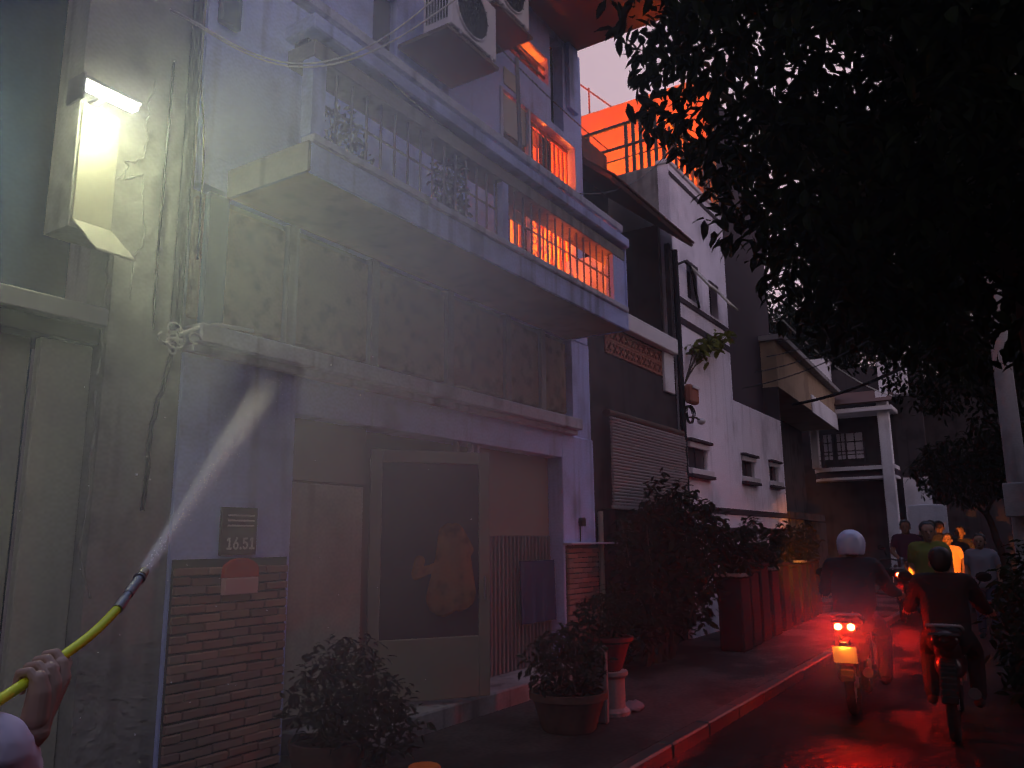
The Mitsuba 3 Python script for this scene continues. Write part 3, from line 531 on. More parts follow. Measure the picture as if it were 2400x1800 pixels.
for t in np.linspace(0.05, 0.95, 8):
    c = np.array([15.6, 8.05, 12.25]) * (1 - t) + np.array([15.6, 7.1, 11.25]) * t; part(k, 'element', tube([c + [-0.2, 0.05, 0.04], c + [0.2, -0.05, -0.04]], 0.01, 5), 'm_terra')
# meter box, wall lamp, wire coil and climber at the corner
k = thing('meter_box', 'dark electric meter box on the corner drain pipe of the lavender house', 'meter')
part(k, 'box', bev(12.05, 12.40, F - 0.26, F - 0.13, 3.62, 3.92, 0.03), 'm_terra'); part(k, 'lid', bev(12.08, 12.37, F - 0.285, F - 0.2605, 3.85, 3.9, 0.008), 'm_ac')
th = np.linspace(0, 2 * np.pi * 2.6, 70)
single('wire_coil', tube(np.stack([12.27 + 0.17 * np.cos(th) * (1 + 0.05 * np.sin(3 * th)), np.full(70, F - 0.16) + 0.004 * th, 3.46 + 0.14 * np.sin(th)], 1), 0.012, 6), 'm_cable', 'coil of black wire hanging under the meter box', 'wire', smooth=True)
k = thing('bulkhead_light', 'small unlit lamp on an arm beside the meter box', 'lamp')
part(k, 'arm', tube([(12.15, F - 0.12, 3.40), (12.45, F - 0.16, 3.43), (12.6, F - 0.18, 3.40)], 0.014, 6), 'm_iron'); part(k, 'shade', ellipsoid((12.65, F - 0.18, 3.39), (0.09, 0.07, 0.055)), 'm_ac', smooth=True)
single('wire_hoop', tube([(12.25, F - 0.05, 6.0), (12.5, F - 0.09, 6.12), (12.75, F - 0.1, 6.10), (12.95, F - 0.08, 5.97), (13.1, F - 0.05, 5.75), (13.3, F - 0.03, 5.5)], 0.022, 6), 'm_cable', 'black cable looped over the lavender wall below the tiled eave', 'cable', smooth=True)
k = thing('climbing_plant', 'yellow green climber rising over the dark bands of the lavender wall', 'plant')
rg = np.random.default_rng(31); P = []
stems = []
for i in range(4):
    a, b = np.array([12.15, F - 0.12, 3.95]), np.array([13.1 + 0.4 * i, F - 0.18, 4.75 + 0.15 * i]); pts = wander(a, b, 12, 0.02, 70 + i); pts[:, 2] += 0.2 * np.sin(np.linspace(0, np.pi, 12)); stems.append(tube(pts, np.linspace(0.014, 0.005, 12), 5))
    for q in range(5, 12): P += [pts[q] + rg.normal(0, 0.06, 3) for _ in range(5 if i < 2 else 11)]
part(k, 'stem', cat(*stems), 'm_bark', smooth=True); part(k, 'leaves', leaf_cloud(np.array(P), rg.uniform(0.09, 0.2, len(P)), rg, 0.3, width=0.6), 'm_leafy', stuff=True)

# ------------------------------------------------------------------ beige house beyond
Q = thing('beige_house', 'beige house with an overhanging upper storey beyond the lavender house', 'house')
bm = lambda *a: rotz(box(*a), 2.5, (18.5, F, 0))
part(Q, 'upper_storey', bm(18.5, 27.0, F, 8.0, 4.9, 6.0), 'm_beige')
part(Q, 'fascia', bm(22.6, 27.0, F - 0.03, F - 0.002, 4.85, 5.35), 'm_white')
part(Q, 'roof_edge', bm(18.4, 27.1, F - 0.2, 8.0, 6.0, 6.12), 'm_conc')
part(Q, 'recess_wall', bm(18.5, 27.0, 5.7, 5.8, 0, 4.9), 'm_old')
part(Q, 'recess_side', bm(18.46, 18.52, F + 0.01, 5.7, 0, 4.9), 'm_old')
part(Q, 'canopy', bm(18.5, 23.0, F - 0.05, 5.0, 1.92, 2.08), 'm_old')
part(Q, 'front_wall', bm(18.5, 20.6, F + 0.05, F + 0.2, 0, 1.92), 'm_beige', label='peach wall at street level lit by a headlight')
part(Q, 'front_gate', bm(20.7, 24.0, F + 0.1, F + 0.16, 0, 1.9), 'm_old')
for x in (18.8, 19.6): part(Q, 'pilaster', bm(x, x + 0.14, F - 0.0, F + 0.052, 0, 1.915), 'm_beige')

# ------------------------------------------------------------------ far white house across the end of the alley
V = thing('white_house', 'white house with a curved balcony and grid windows at the end of the alley', 'house')
XB = 27.0
part(V, 'wall', box(XB + 1.0, XB + 1.2, 2.6, 7.5, 0, 7.0), 'm_old')
part(V, 'upper_wall', box(XB + 0.4, XB + 0.9, 2.9, 3.7, 5.9, 7.0), 'm_white')
part(V, 'upper_wall', box(XB + 0.75, XB + 0.99, 5.2, 7.4, 6.3, 7.4), 'm_white')
cv_ = [(5.2, 0.0)] + [(5.2 + 0.7 * math.sin(a), 0.7 - 0.7 * math.cos(a)) for a in np.linspace(0.1, math.pi / 2, 8)] + [(5.9, 1.0), (3.4, 1.0), (3.4, 0)]
def slab(z0, z1, dx=0.0):
    m = trimesh.creation.extrude_polygon(sg.Polygon(cv_), z1 - z0, engine='earcut'); v = m.vertices; return trimesh.Trimesh(np.stack([XB + dx + v[:, 1], v[:, 0], z0 + v[:, 2]], 1), m.faces[:, ::-1], process=False)
part(V, 'balcony', slab(3.56, 3.68), 'm_white'); part(V, 'balcony', slab(3.28, 3.36, 0.05), 'm_white'); part(V, 'balcony_core', slab(3.36, 3.56, 0.12), 'm_stripe')
part(V, 'column', bev(XB + 0.0, XB + 0.3, 3.45, 3.78, 0, 6.0, 0.02), 'm_white')
part(V, 'column', bev(XB + 0.1, XB + 0.35, 5.62, 5.86, 3.68, 5.0, 0.02), 'm_white')
part(V, 'canopy', bev(XB - 0.2, XB + 1.0, 3.3, 5.4, 5.35, 5.50, 0.02), 'm_white')
rf = slope(0, 2.1, 0, 0, 1.3, 0.08); v = rf.vertices.copy(); rf.vertices = np.stack([XB - 0.25 + v[:, 1], 3.3 + v[:, 0], 5.6 + v[:, 2] * 0.6], 1); part(V, 'tiled_canopy', trimesh.Trimesh(rf.vertices, rf.faces[:, ::-1], process=False), 'm_tile')
for i, (ya, yb) in enumerate(((5.35, 5.62), (4.95, 5.2), (4.4, 4.9))):
    w = part(V, 'window', box(XB + 0.94, XB + 0.98, ya, yb, 4.0, 4.85), 'm_panepale')
    part(w, 'frame', cat(box(XB + 0.88, XB + 0.935, ya - 0.04, ya, 3.7, 4.9), box(XB + 0.88, XB + 0.935, yb, yb + 0.04, 3.7, 4.9), box(XB + 0.88, XB + 0.935, ya, yb, 4.85, 4.9)), 'm_stripe')
    for z in (4.25, 4.55): part(w, 'glazing_bar', box(XB + 0.9, XB + 0.935, ya, yb, z, z + 0.03), 'm_stripe')
    part(w, 'glazing_bar', box(XB + 0.9, XB + 0.935, (ya + yb) / 2 - 0.015, (ya + yb) / 2 + 0.015, 4.0, 4.85), 'm_stripe')
part(V, 'railing', cat(*[box(XB + 0.05, XB + 0.08, 3.8, 5.6, z, z + 0.03) for z in (3.9, 4.05, 3.75)]), 'm_iron')
part(V, 'ground_wall', box(XB + 0.9, XB + 0.99, 2.6, 7.4, 0, 3.3), 'm_old')
part(V, 'side_panel', box(XB + 0.6, XB + 0.7, 2.55, 3.3, 1.9, 3.3), 'm_white')
single('white_gate', cat(bev(24.5, 24.56, 2.0, 2.9, 1.55, 2.35, 0.01), bev(24.5, 24.56, 1.95, 2.0, 0, 2.4, 0.005)), 'm_white', 'pale board gate beyond the crowd at the end of the alley', 'gate')
FH = thing('far_house', 'dark building closing the far end of the alley behind the trees', 'house')
part(FH, 'wall', box(31, 33, -12, 3.4, 0, 6.6), 'm_old'); part(FH, 'roof', bev(30.6, 33.4, -12.2, 3.6, 6.6, 6.8, 0.03), 'm_tile')
OH = thing('opposite_house', 'dark house wall along the right side of the alley', 'house')
part(OH, 'wall', box(-22, 7.6, -2.3, -1.9, 0, 5.0), 'm_old'); part(OH, 'roof', bev(-22.2, 7.8, -2.6, -1.7, 5.0, 5.2, 0.03), 'm_tile')
OH2 = thing('opposite_house', 'second dark house wall on the right beyond the big tree', 'house')
part(OH2, 'wall', box(10.0, 30, -2.4, -2.0, 0, 3.9), 'm_old'); part(OH2, 'roof', bev(9.8, 30.2, -2.7, -1.8, 3.9, 4.1, 0.03), 'm_tile')

OH3 = thing('added_rear_house', 'unseen dark house added behind the camera to cut sky light', 'house')  # added behind the camera to hold back sky light
part(OH3, 'wall', box(-12.5, -12.0, -2.2, 9, 0, 8.0), 'm_old'); part(OH3, 'roof', bev(-12.7, -11.8, -2.4, 9.2, 8.0, 8.2, 0.03), 'm_tile')

# ------------------------------------------------------------------ neighbour on the left
Y_ = thing('grey_house', 'dark grey neighbouring house at the far left with a wide metal gate', 'house')
part(Y_, 'wall', wall_xz(-7, 2.655, 2.92, 8.0, F + 0.55, F + 0.8), 'm_navy')
part(Y_, 'wall', wall_xz(-7, 2.655, 0, 2.915, F + 0.9, F + 1.1), 'm_navy')
part(Y_, 'gate_beam', bev(-7, 2.655, F + 0.02, F + 0.5, 2.80, 2.915, 0.008), 'm_steel')
part(Y_, 'gate_beam_shadow', box(-7, 2.655, F + 0.1, F + 0.54, 2.70, 2.80), 'm_dark')  # black slab standing in for the shadow below the beam
for i, (a, b) in enumerate([(2.34, 2.655), (1.3, 2.33), (0.3, 1.29), (-0.6, 0.29)]):
    GP = part(Y_, 'gate_panel', bev(a, b, F + (0.16 if i == 0 else 0.24), F + (0.22 if i == 0 else 0.28), 0.05, 2.695, 0.008), 'm_gate')
# ------------------------------------------------------------------ overhead cables
def cat_line(p, q, sag, n=24):
    t = np.linspace(0, 1, n)[:, None]; pts = np.array(p) * (1 - t) + np.array(q) * t; pts[:, 2] -= sag * 4 * (t[:, 0] * (1 - t[:, 0])); return pts
cw = np.array([[2.88, 4.6, 5.10], [3.114, 4.15, 4.777], [3.298, 3.85, 4.649], [3.47, 3.55, 4.675], [3.791, 3.05, 5.085], [4.1, 2.5, 5.7], [4.6, 1.6, 6.9]])
from scipy.interpolate import CubicSpline
def spl(p, n=60):
    c = CubicSpline(np.r_[0, np.cumsum(np.linalg.norm(np.diff(p, axis=0), axis=1))], p); return c(np.linspace(0, c.x[-1], n))
single('overhead_cable', tube(spl(cw), 0.0055, 6), 'm_wire', 'upper of two pale sagging cables lit by the wall lamp', 'cable', smooth=True)
single('overhead_cable', tube(spl(cw + np.array([[0.01, 0, -0.01], [0, 0.01, -0.012], [0, 0.01, -0.02], [0.0, 0, -0.035], [0.02, 0, -0.09], [0.05, 0, -0.15], [0.1, 0, -0.3]])), 0.0055, 6), 'm_wire', 'lower of two pale sagging cables lit by the wall lamp', 'cable', smooth=True)
single('overhead_cable', tube(cat_line((4.9, 3.1, 6.55), (8.0, 0.2, 7.0), 0.55), 0.009, 6), 'm_cable', 'dark cable sagging across the tree crown at the top', 'cable', smooth=True)
single('overhead_cable', tube(cat_line((5.2, 4.3, 6.9), (8.4, 3.9, 6.2), 0.1), 0.006, 6), 'm_cable', 'thin dark cable slanting past the air conditioners', 'cable', smooth=True)
single('overhead_cable', tube(cat_line((4.1, 3.75, 4.95), (12.3, 4.5, 8.2), 0.95), 0.006, 6), 'm_cable', 'thin dark cable crossing the balcony rail', 'cable', smooth=True)
single('overhead_cable', tube(cat_line((19.5, 4.55, 4.62), (16.0, 0.2, 5.3), 0.25), 0.035, 6), 'm_cable', 'thick black cable crossing in front of the white house', 'cable', smooth=True)
single('overhead_cable', tube(cat_line((18.5, 4.5, 6.6), (24.5, 3.0, 5.4), 0.3), 0.018, 6), 'm_wire', 'pale cable falling from the beige house roof', 'cable', smooth=True)
for i in range(6):
    single('overhead_cable', tube(cat_line((15.0 + i * 0.2, 4.4 - 0.2 * i, 4.3 + 0.32 * i), (14.0, 0.1, 5.8 + 0.18 * i), 0.35), 0.010, 5), 'm_cable', '%s of six thin cables fanning across the far tree' % ['lowest', 'second from below', 'third from below', 'third from above', 'second from above', 'topmost'][i], 'cable', group='thin cables fanning across the far tree', smooth=True)
UP = thing('utility_pole', 'grey concrete utility pole at the right edge of the alley', 'pole')
part(UP, 'shaft', tube([(13.0, 0.14, -0.1), (13.0, 0.14, 7.0)], [0.14, 0.10], 12), 'm_conc', smooth=40)
part(UP, 'crossarm', box(12.95, 13.05, -0.5, 0.8, 5.9, 6.0), 'm_iron')
part(UP, 'meter', bev(12.75, 12.87, 0.02, 0.32, 1.75, 2.2, 0.01), 'm_conc')

# ------------------------------------------------------------------ trees
def limb(p, q, r0, r1, seed, n=10, amp=0.05): return tube(wander(p, q, n, amp, seed) + np.random.default_rng(seed).normal(0, 0.01, (n, 3)), np.linspace(r0, r1, n), 8)
def tree(label, base, top, r, limbs, blobs, n, size, big=0, thr=0.0, seed=1, leafm='m_leaf', edge=None):
    k = thing('tree', label, 'tree'); rng = np.random.default_rng(seed)
    part(k, 'trunk', limb(base, top, r, r * 0.6, seed, 12, 0.04), 'm_bark', smooth=True)
    for i, e in enumerate(limbs): part(k, 'limb', limb(top, e, r * 0.5, r * 0.08, seed + i + 1, 10, 0.05), 'm_bark', smooth=True)
    P = in_blobs(blobs, n, rng, thr)
    part(k, 'crown', leaf_cloud(P, rng.uniform(size * 0.7, size * 1.3, len(P)), rng, 0.55), leafm, stuff=True)
    if edge is not None:
        for p in edge: part(k, 'leaf', leaf_cloud(np.array([p]), rng.uniform(size * 0.9, size * 1.3, 1), rng, 0.7), leafm)
    return k
BL1 = [((6.3, 1.1, 5.5), (1.7, 1.45, 1.3)), ((6.6, 0.2, 4.7), (2.0, 1.5, 1.35)), ((6.5, 1.5, 6.7), (1.4, 0.95, 1.4)), ((6.7, -0.9, 6.0), (2.4, 1.5, 2.0)), ((6.9, 1.15, 4.3), (1.1, 0.7, 0.8)), ((6.4, 0.5, 7.2), (2.0, 1.6, 1.2)), ((6.3, -0.2, 3.9), (1.5, 1.0, 0.7)), ((7.2, 1.0, 3.75), (1.2, 0.8, 0.6)), ((7.4, 0.2, 3.5), (1.4, 0.9, 0.65)), ((7.0, 1.75, 4.6), (0.8, 0.55, 0.65)), ((7.6, 0.0, 4.6), (1.4, 1.6, 1.2))]
rg = np.random.default_rng(77); ED = []
E_ = in_blobs(BL1, 5000, rg, shell=0.8); 
ratio = E_[:, 1] / E_[:, 0]; lowz = (E_[:, 2] - 1.5) / E_[:, 0]
sel = np.argsort(-ratio + 0.35 * lowz)[:260]
ED = E_[sel]
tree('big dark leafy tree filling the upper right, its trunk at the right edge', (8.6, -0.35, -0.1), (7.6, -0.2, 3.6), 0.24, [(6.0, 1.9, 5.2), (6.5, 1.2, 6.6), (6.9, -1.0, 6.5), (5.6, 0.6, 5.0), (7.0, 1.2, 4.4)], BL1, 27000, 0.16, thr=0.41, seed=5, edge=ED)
tree('more distant small leaved tree with bright sky specks, beyond the big tree', (19.5, -0.7, -0.1), (18.8, 0.3, 4.0), 0.16, [(17.0, 2.6, 6.6), (18.0, 1.6, 7.0), (18.5, 0.4, 7.2), (19.0, 1.8, 5.2)],
     [((18.0, 2.0, 7.2), (2.4, 1.7, 1.6)), ((18.5, 0.6, 6.4), (2.2, 1.4, 1.9)), ((19, 1.5, 5.0), (1.6, 1.0, 1.0)), ((18.0, 0.0, 5.0), (2.0, 1.0, 1.2)), ((17.5, 3.3, 7.6), (1.5, 0.9, 0.8)), ((17.0, 0.5, 8.8), (3, 2.2, 1.3)), ((17.5, 2.6, 5.9), (1.3, 1.2, 1.0)), ((16.0, 0.6, 5.2), (2.2, 1.3, 1.0)), ((19, 0.2, 4.0), (1.3, 0.8, 0.8))], 21000, 0.17, thr=0.42, seed=6)
tree('low rounded dark tree above the crowd at the right', (21.0, 0.4, -0.1), (20.8, 0.9, 2.0), 0.10, [(20.5, 1.6, 3.0), (21.0, 0.2, 3.2)], [((20.6, 1.2, 2.95), (1.3, 1.1, 0.75)), ((20.9, 0.2, 3.2), (1.2, 0.8, 0.8))], 5000, 0.14, seed=8)
tree('tall far tree with pale gaps behind the white house roof', (30.0, 4.5, -0.1), (30.2, 4.0, 5.0), 0.2, [(30, 5.0, 8.5), (30, 3.2, 8.8), (30.3, 2.4, 7.0)], [((30, 4.6, 9.2), (2.0, 2.4, 1.4)), ((30, 2.6, 8.0), (1.6, 1.6, 1.8)), ((30.4, 6.5, 8.8), (1.8, 1.8, 1.4)), ((30, 5.8, 7.6), (1.6, 2.2, 1.2)), ((30, 3.4, 9.6), (2, 2.2, 1.4)), ((30, 8.2, 9.2), (1.5, 2.0, 2.0))], 15000, 0.26, thr=0.41, seed=12)

# ------------------------------------------------------------------ plants at street level
rg = np.random.default_rng(41)
k = thing('shrub', 'large leafy shrub in front of the old house porch', 'shrub')
SB = [((9.5, 4.0, 1.45), (0.75, 0.45, 0.55)), ((10.4, 3.95, 1.55), (0.9, 0.5, 0.65)), ((9.9, 3.9, 0.9), (1.0, 0.45, 0.6)), ((11.3, 3.95, 1.35), (0.7, 0.4, 0.55)), ((9.1, 4.1, 0.8), (0.5, 0.35, 0.6)), ((9.9, 4.0, 2.05), (0.35, 0.3, 0.35))]
P = in_blobs(SB, 4200, rg)
part(k, 'stems', cat(*[limb((9.9 + rg.normal(0, 0.25), 4.1, 0), P[i], 0.025, 0.006, 300 + n_, 8, 0.02) for n_, i in enumerate(rg.choice(len(P), 16))]), 'm_bark', smooth=True)
part(k, 'foliage', leaf_cloud(P, rg.uniform(0.08, 0.17, len(P)), rg, 0.3, width=0.5), 'm_leafd', stuff=True)
pot_plant('big terracotta pot with a dense dark bush by the door step', 6.02, 3.34, 0.0, [(0, 0), (0.20, 0), (0.22, 0.02), (0.29, 0.24), (0.32, 0.25), (0.32, 0.30), (0.29, 0.30), (0.28, 0.27)], 'm_pot', [((6.0, 3.36, 0.52), (0.36, 0.32, 0.28)), ((6.15, 3.36, 0.66), (0.22, 0.24, 0.18))], 1300, 0.075, seed=51)
pot_plant('dark bush standing by the house wall left of the open door', 4.0, 4.0, 0.0, [(0, 0), (0.2, 0), (0.25, 0.22), (0.25, 0.25), (0.22, 0.25)], 'm_pot', [((4.0, 3.9, 0.55), (0.34, 0.32, 0.36)), ((4.25, 3.8, 0.34), (0.30, 0.3, 0.26))], 1700, 0.08, seed=52)
PD = thing('pedestal', 'pale concrete pedestal carrying the dark red flower pot', 'pedestal')
part(PD, 'shaft', lathe([(0, 0), (0.17, 0), (0.17, 0.03), (0.13, 0.06), (0.13, 0.30), (0.16, 0.33), (0.16, 0.36), (0, 0.36)], (6.75, 3.32, 0), 20), 'm_conc', smooth=35)
part(PD, 'side_slab', bev(6.34, 6.40, 3.16, 3.46, 0.0, 0.62, 0.015), 'm_conc')
pot_plant('dark red pot with a round bush on the pale pedestal', 6.75, 3.32, 0.362, [(0, 0), (0.09, 0), (0.11, 0.02), (0.19, 0.25), (0.22, 0.26), (0.22, 0.29), (0.19, 0.29)], 'm_potred', [((6.72, 3.32, 0.84), (0.30, 0.28, 0.20))], 620, 0.07, seed=53)
pot_plant('black bush added at the right edge to keep it dark beside the tree trunk', 9.6, 0.12, -0.1, None, 'm_pot', [((9.6, 0.12, 0.55), (0.7, 0.42, 0.7)), ((10.6, 0.02, 0.7), (0.7, 0.4, 0.8)), ((8.9, 0.0, 0.3), (0.5, 0.35, 0.4))], 2200, 0.13, leafm='m_leaf', name='bush', cat_='bush', seed=58)  # added filler so the right edge stays black
for i, (x, y, hh) in enumerate([(11.3, 3.62, 0.98), (11.9, 3.66, 1.02), (12.55, 3.7, 1.08), (13.3, 3.74, 1.0), (14.1, 3.78, 1.05), (14.9, 3.82, 1.0), (15.7, 3.86, 1.05), (16.5, 3.9, 1.02), (17.2, 3.95, 1.05)]):
    lab = 'tall dark planter with a small shrub, %s in the row along the lavender wall' % ['nearest', 'second', 'third', 'fourth', 'fifth', 'sixth', 'seventh', 'eighth', 'farthest'][i]
    k = thing('planter', lab, 'planter', 'row of tall dark planters along the wall'); rg = np.random.default_rng(600 + i)
    part(k, 'box', bev(x - 0.2, x + 0.2, y - 0.17, y + 0.17, 0, hh, 0.02), 'm_planter'); part(k, 'rim', wall_xz(x - 0.22, x + 0.22, 0, 0.05, y - 0.19, y + 0.19) if 0 else bev(x - 0.22, x + 0.22, y - 0.19, y + 0.19, hh + 0.001, hh + 0.045, 0.008), 'm_planter' if i % 3 else 'm_conc')
    top = 0.30 + 0.12 * (i % 3)
    P = in_blobs([((x, y, hh + top * 0.7), (0.3, 0.26, top * 0.7)), ((x + 0.15, y, hh + top), (0.15, 0.15, top * 0.5))], 260, rg)
    part(k, 'stems', cat(*[limb((x, y, hh + 0.04), P[j], 0.012, 0.004, 800 + 10 * i + n_, 6, 0.015) for n_, j in enumerate(rg.choice(len(P), 7))]), 'm_bark', smooth=True)
    part(k, 'foliage', leaf_cloud(P, rg.uniform(0.08, 0.15, len(P)), rg, 0.2, width=0.5), 'm_leafd', stuff=True)
k = thing('bucket', 'orange plastic bucket upside down at the bottom of the picture', 'bucket')
part(k, 'body', lathe([(0.0, 0.185), (0.09, 0.19), (0.10, 0.18), (0.14, 0.02), (0.155, 0.02), (0.155, 0.0)], (4.02, 3.22, 0)), 'm_bucket', smooth=35)
k = thing('plastic_bag', 'crumpled pale plastic bag on the ground by the pedestal', 'bag')
bg = ellipsoid((6.98, 3.22, 0.03), (0.14, 0.10, 0.035), 3); bg.vertices += (meshkit.fbm(bg.vertices * 22, 3)[:, None] - 0.5) * 0.06 * [1, 1, 0.7]; part(k, 'body', bg, 'm_cgrey')

# ------------------------------------------------------------------ motorbikes
def bike(label, x, y, yaw, tail, headlight=None, plate=True, twin=True, sc=1.0):
    k = thing('motorbike', label, 'motorbike')
    def pl(m): m.apply_scale(sc); return rotz(m, yaw).apply_translation([x, y, -0.1])
    def add(n, m, mt, parent=k, **kw): return part(parent, n, pl(m), mt, **kw)
    for wx in (0.30, 1.55):
        t = trimesh.creation.torus(0.25, 0.042, 28, 10); rot(t, 90, [1, 0, 0]); t.apply_translation([wx, 0, 0.292]); w = add('wheel', t, 'm_tyre', smooth=True)
        r_ = trimesh.creation.torus(0.21, 0.014, 24, 6); rot(r_, 90, [1, 0, 0]); r_.apply_translation([wx, 0, 0.292]); add('rim', r_, 'm_steel', w, smooth=True)
        hb = trimesh.creation.cylinder(0.05, 0.1, sections=14); rot(hb, 90, [1, 0, 0]); hb.apply_translation([wx, 0, 0.292])
        add('hub', cat(hb, *[tube([(wx, 0, 0.292), (wx + 0.2 * math.cos(a), 0, 0.292 + 0.2 * math.sin(a))], 0.008, 5) for a in np.arange(6) * math.pi / 3]), 'm_steel', w)
    add('body', smooth_man(hulls([[((0.45, 0, 0.55), 0.11), ((0.85, 0, 0.52), 0.13), ((1.15, 0, 0.50), 0.10)], [((0.28, 0, 0.72), 0.085), ((0.62, 0, 0.66), 0.12)], [((1.15, 0, 0.5), 0.09), ((1.34, 0, 0.92), 0.07)]]), 0.05, 6), 'm_bikebody', smooth=True)
    add('seat', smooth_man(hulls([[((0.22, 0, 0.80), 0.06), ((0.30, 0.07, 0.82), 0.05), ((0.80, 0.05, 0.80), 0.05), ((0.88, 0, 0.80), 0.05), ((0.80, -0.05, 0.80), 0.05), ((0.30, -0.07, 0.82), 0.05), ((0.5, 0, 0.82), 0.07)]]), 0.05, 6), 'm_black', smooth=True)
    add('front_shield', smooth_man(hulls([[((1.30, 0.14, 0.55), 0.035), ((1.36, 0.12, 0.9), 0.035)], [((1.30, -0.14, 0.55), 0.035), ((1.36, -0.12, 0.9), 0.035)], [((1.38, 0, 0.95), 0.08), ((1.42, 0, 1.0), 0.07)]]), 0.05, 5), 'm_bikebody', smooth=True)
    add('fork', cat(tube([(1.55, 0.07, 0.29), (1.38, 0.07, 0.8)], 0.02), tube([(1.55, -0.07, 0.29), (1.38, -0.07, 0.8)], 0.02)), 'm_steel')
    add('front_fender', cat(*[bev(1.55 + 0.31 * math.cos(a) - 0.035, 1.55 + 0.31 * math.cos(a) + 0.035, -0.05, 0.05, 0.292 + 0.31 * math.sin(a) - 0.02, 0.292 + 0.31 * math.sin(a) + 0.02, 0.01) for a in np.linspace(0.6, 2.5, 12)]), 'm_bikebody')
    add('handlebar', tube([(1.18, 0.36, 1.02), (1.28, 0.18, 1.03), (1.36, 0, 0.99), (1.28, -0.18, 1.03), (1.18, -0.36, 1.02)], 0.014), 'm_iron', smooth=True)
    for s in (1, -1): add('mirror', cat(tube([(1.26, 0.2 * s, 1.03), (1.24, 0.30 * s, 1.22)], 0.006), ellipsoid((1.23, 0.32 * s, 1.24), (0.02, 0.065, 0.045))), 'm_black')
    add('rear_fender', cat(*[bev(0.30 + 0.31 * math.cos(a) - 0.035, 0.30 + 0.31 * math.cos(a) + 0.035, -0.06, 0.06, 0.292 + 0.31 * math.sin(a) - 0.03, 0.292 + 0.31 * math.sin(a) + 0.03, 0.01) for a in np.linspace(1.2, 2.9, 12)]), 'm_black')
    add('exhaust', tube([(0.75, -0.14, 0.30), (0.35, -0.17, 0.36), (0.02, -0.17, 0.42)], [0.03, 0.045, 0.045], 12), 'm_iron', smooth=40)
    add('grab_rail', tube([(0.35, 0.13, 0.86), (0.15, 0.12, 0.90), (0.08, 0, 0.91), (0.15, -0.12, 0.90), (0.35, -0.13, 0.86)], 0.013), 'm_steel', smooth=True)
    add('tail_cowl', smooth_man(hulls([[((0.22, 0, 0.78), 0.09), ((0.14, 0.05, 0.79), 0.055), ((0.14, -0.05, 0.79), 0.055)]]), 0.04, 5), 'm_bikebody', smooth=True)
    add('added_tail_shade', cat(bev(0.0, 0.14, -0.11, 0.11, 0.838, 0.846, 0.003)), 'm_black')  # added visor, keeps the tail light off the rider's back
    for s in ((1, -1) if twin else (0,)):
        scene[numbered(k + '__tail_light')] = emit(pl(ellipsoid((0.062, 0.055 * s, 0.80), (0.022, 0.034, 0.03), 2)), tail, smooth=True)
    if plate:
        pm = bev(-0.006, 0.0, -0.10, 0.10, 0.0, 0.15, 0.001); rot(pm, -18, [0, 1, 0]); pm.apply_translation([-0.03, 0, 0.50]); add('number_plate', pm, 'm_plate', label='pale yellow number plate lit by the tail light')
        scene[k + '__plate_lamp'] = emit(pl(bev(-0.12, -0.10, -0.03, 0.03, 0.668, 0.680, 0.003)), (170, 52, 4))
        add('plate_lamp_hood', cat(bev(-0.128, 0.02, -0.035, 0.035, 0.682, 0.69, 0.002), bev(-0.128, -0.122, -0.035, 0.035, 0.655, 0.6815, 0.001)), 'm_black')
        add('plate_bracket', bev(-0.01, 0.16, -0.03, 0.03, 0.63, 0.70, 0.01), 'm_black')
    hl = pl(ellipsoid((1.46, 0, 0.98), (0.03, 0.08, 0.06))); add2 = scene
    part(k, 'headlight', hl, 'm_panepale', smooth=True)
    if headlight is not None:                                                    # two added spots: one aimed at the beige wall, one at the orange shirt
        a = math.radians(yaw); o = np.array([x + 1.52 * math.cos(a), y + 1.52 * math.sin(a), 0.90])
        for n_, (da, cut, bm, gain) in enumerate(((12.5, 9, 5, 0.45), (-4.7, 3.6, 2.6, 1.3))):
            t = a + math.radians(da); scene['%s_lobe_%d' % (k, n_)] = {'type': 'spot', 'intensity': rgb([gain * q for q in headlight]), 'cutoff_angle': cut, 'beam_width': bm, 'to_world': T().look_at(origin=o.tolist(), target=(o + [math.cos(t), math.sin(t), 0.02]).tolist(), up=[0, 0, 1])}
    return k
bike('motorbike with two glaring red tail lights, its rider in a pale helmet', 7.95, 1.56, 4, (400, 3.4, .8), headlight=(190, 52, 4.0))
bike('dark unlit motorbike at the lower right, ridden by a black-clad figure', 7.3, 0.70, 3, (0.0, 0.0, 0.0), plate=False, twin=False)
bike('far motorbike with a single red tail light in the crowd', 17.0, 2.28, 4, (400, 4.5, 1.2), plate=False, twin=False, sc=1.12)

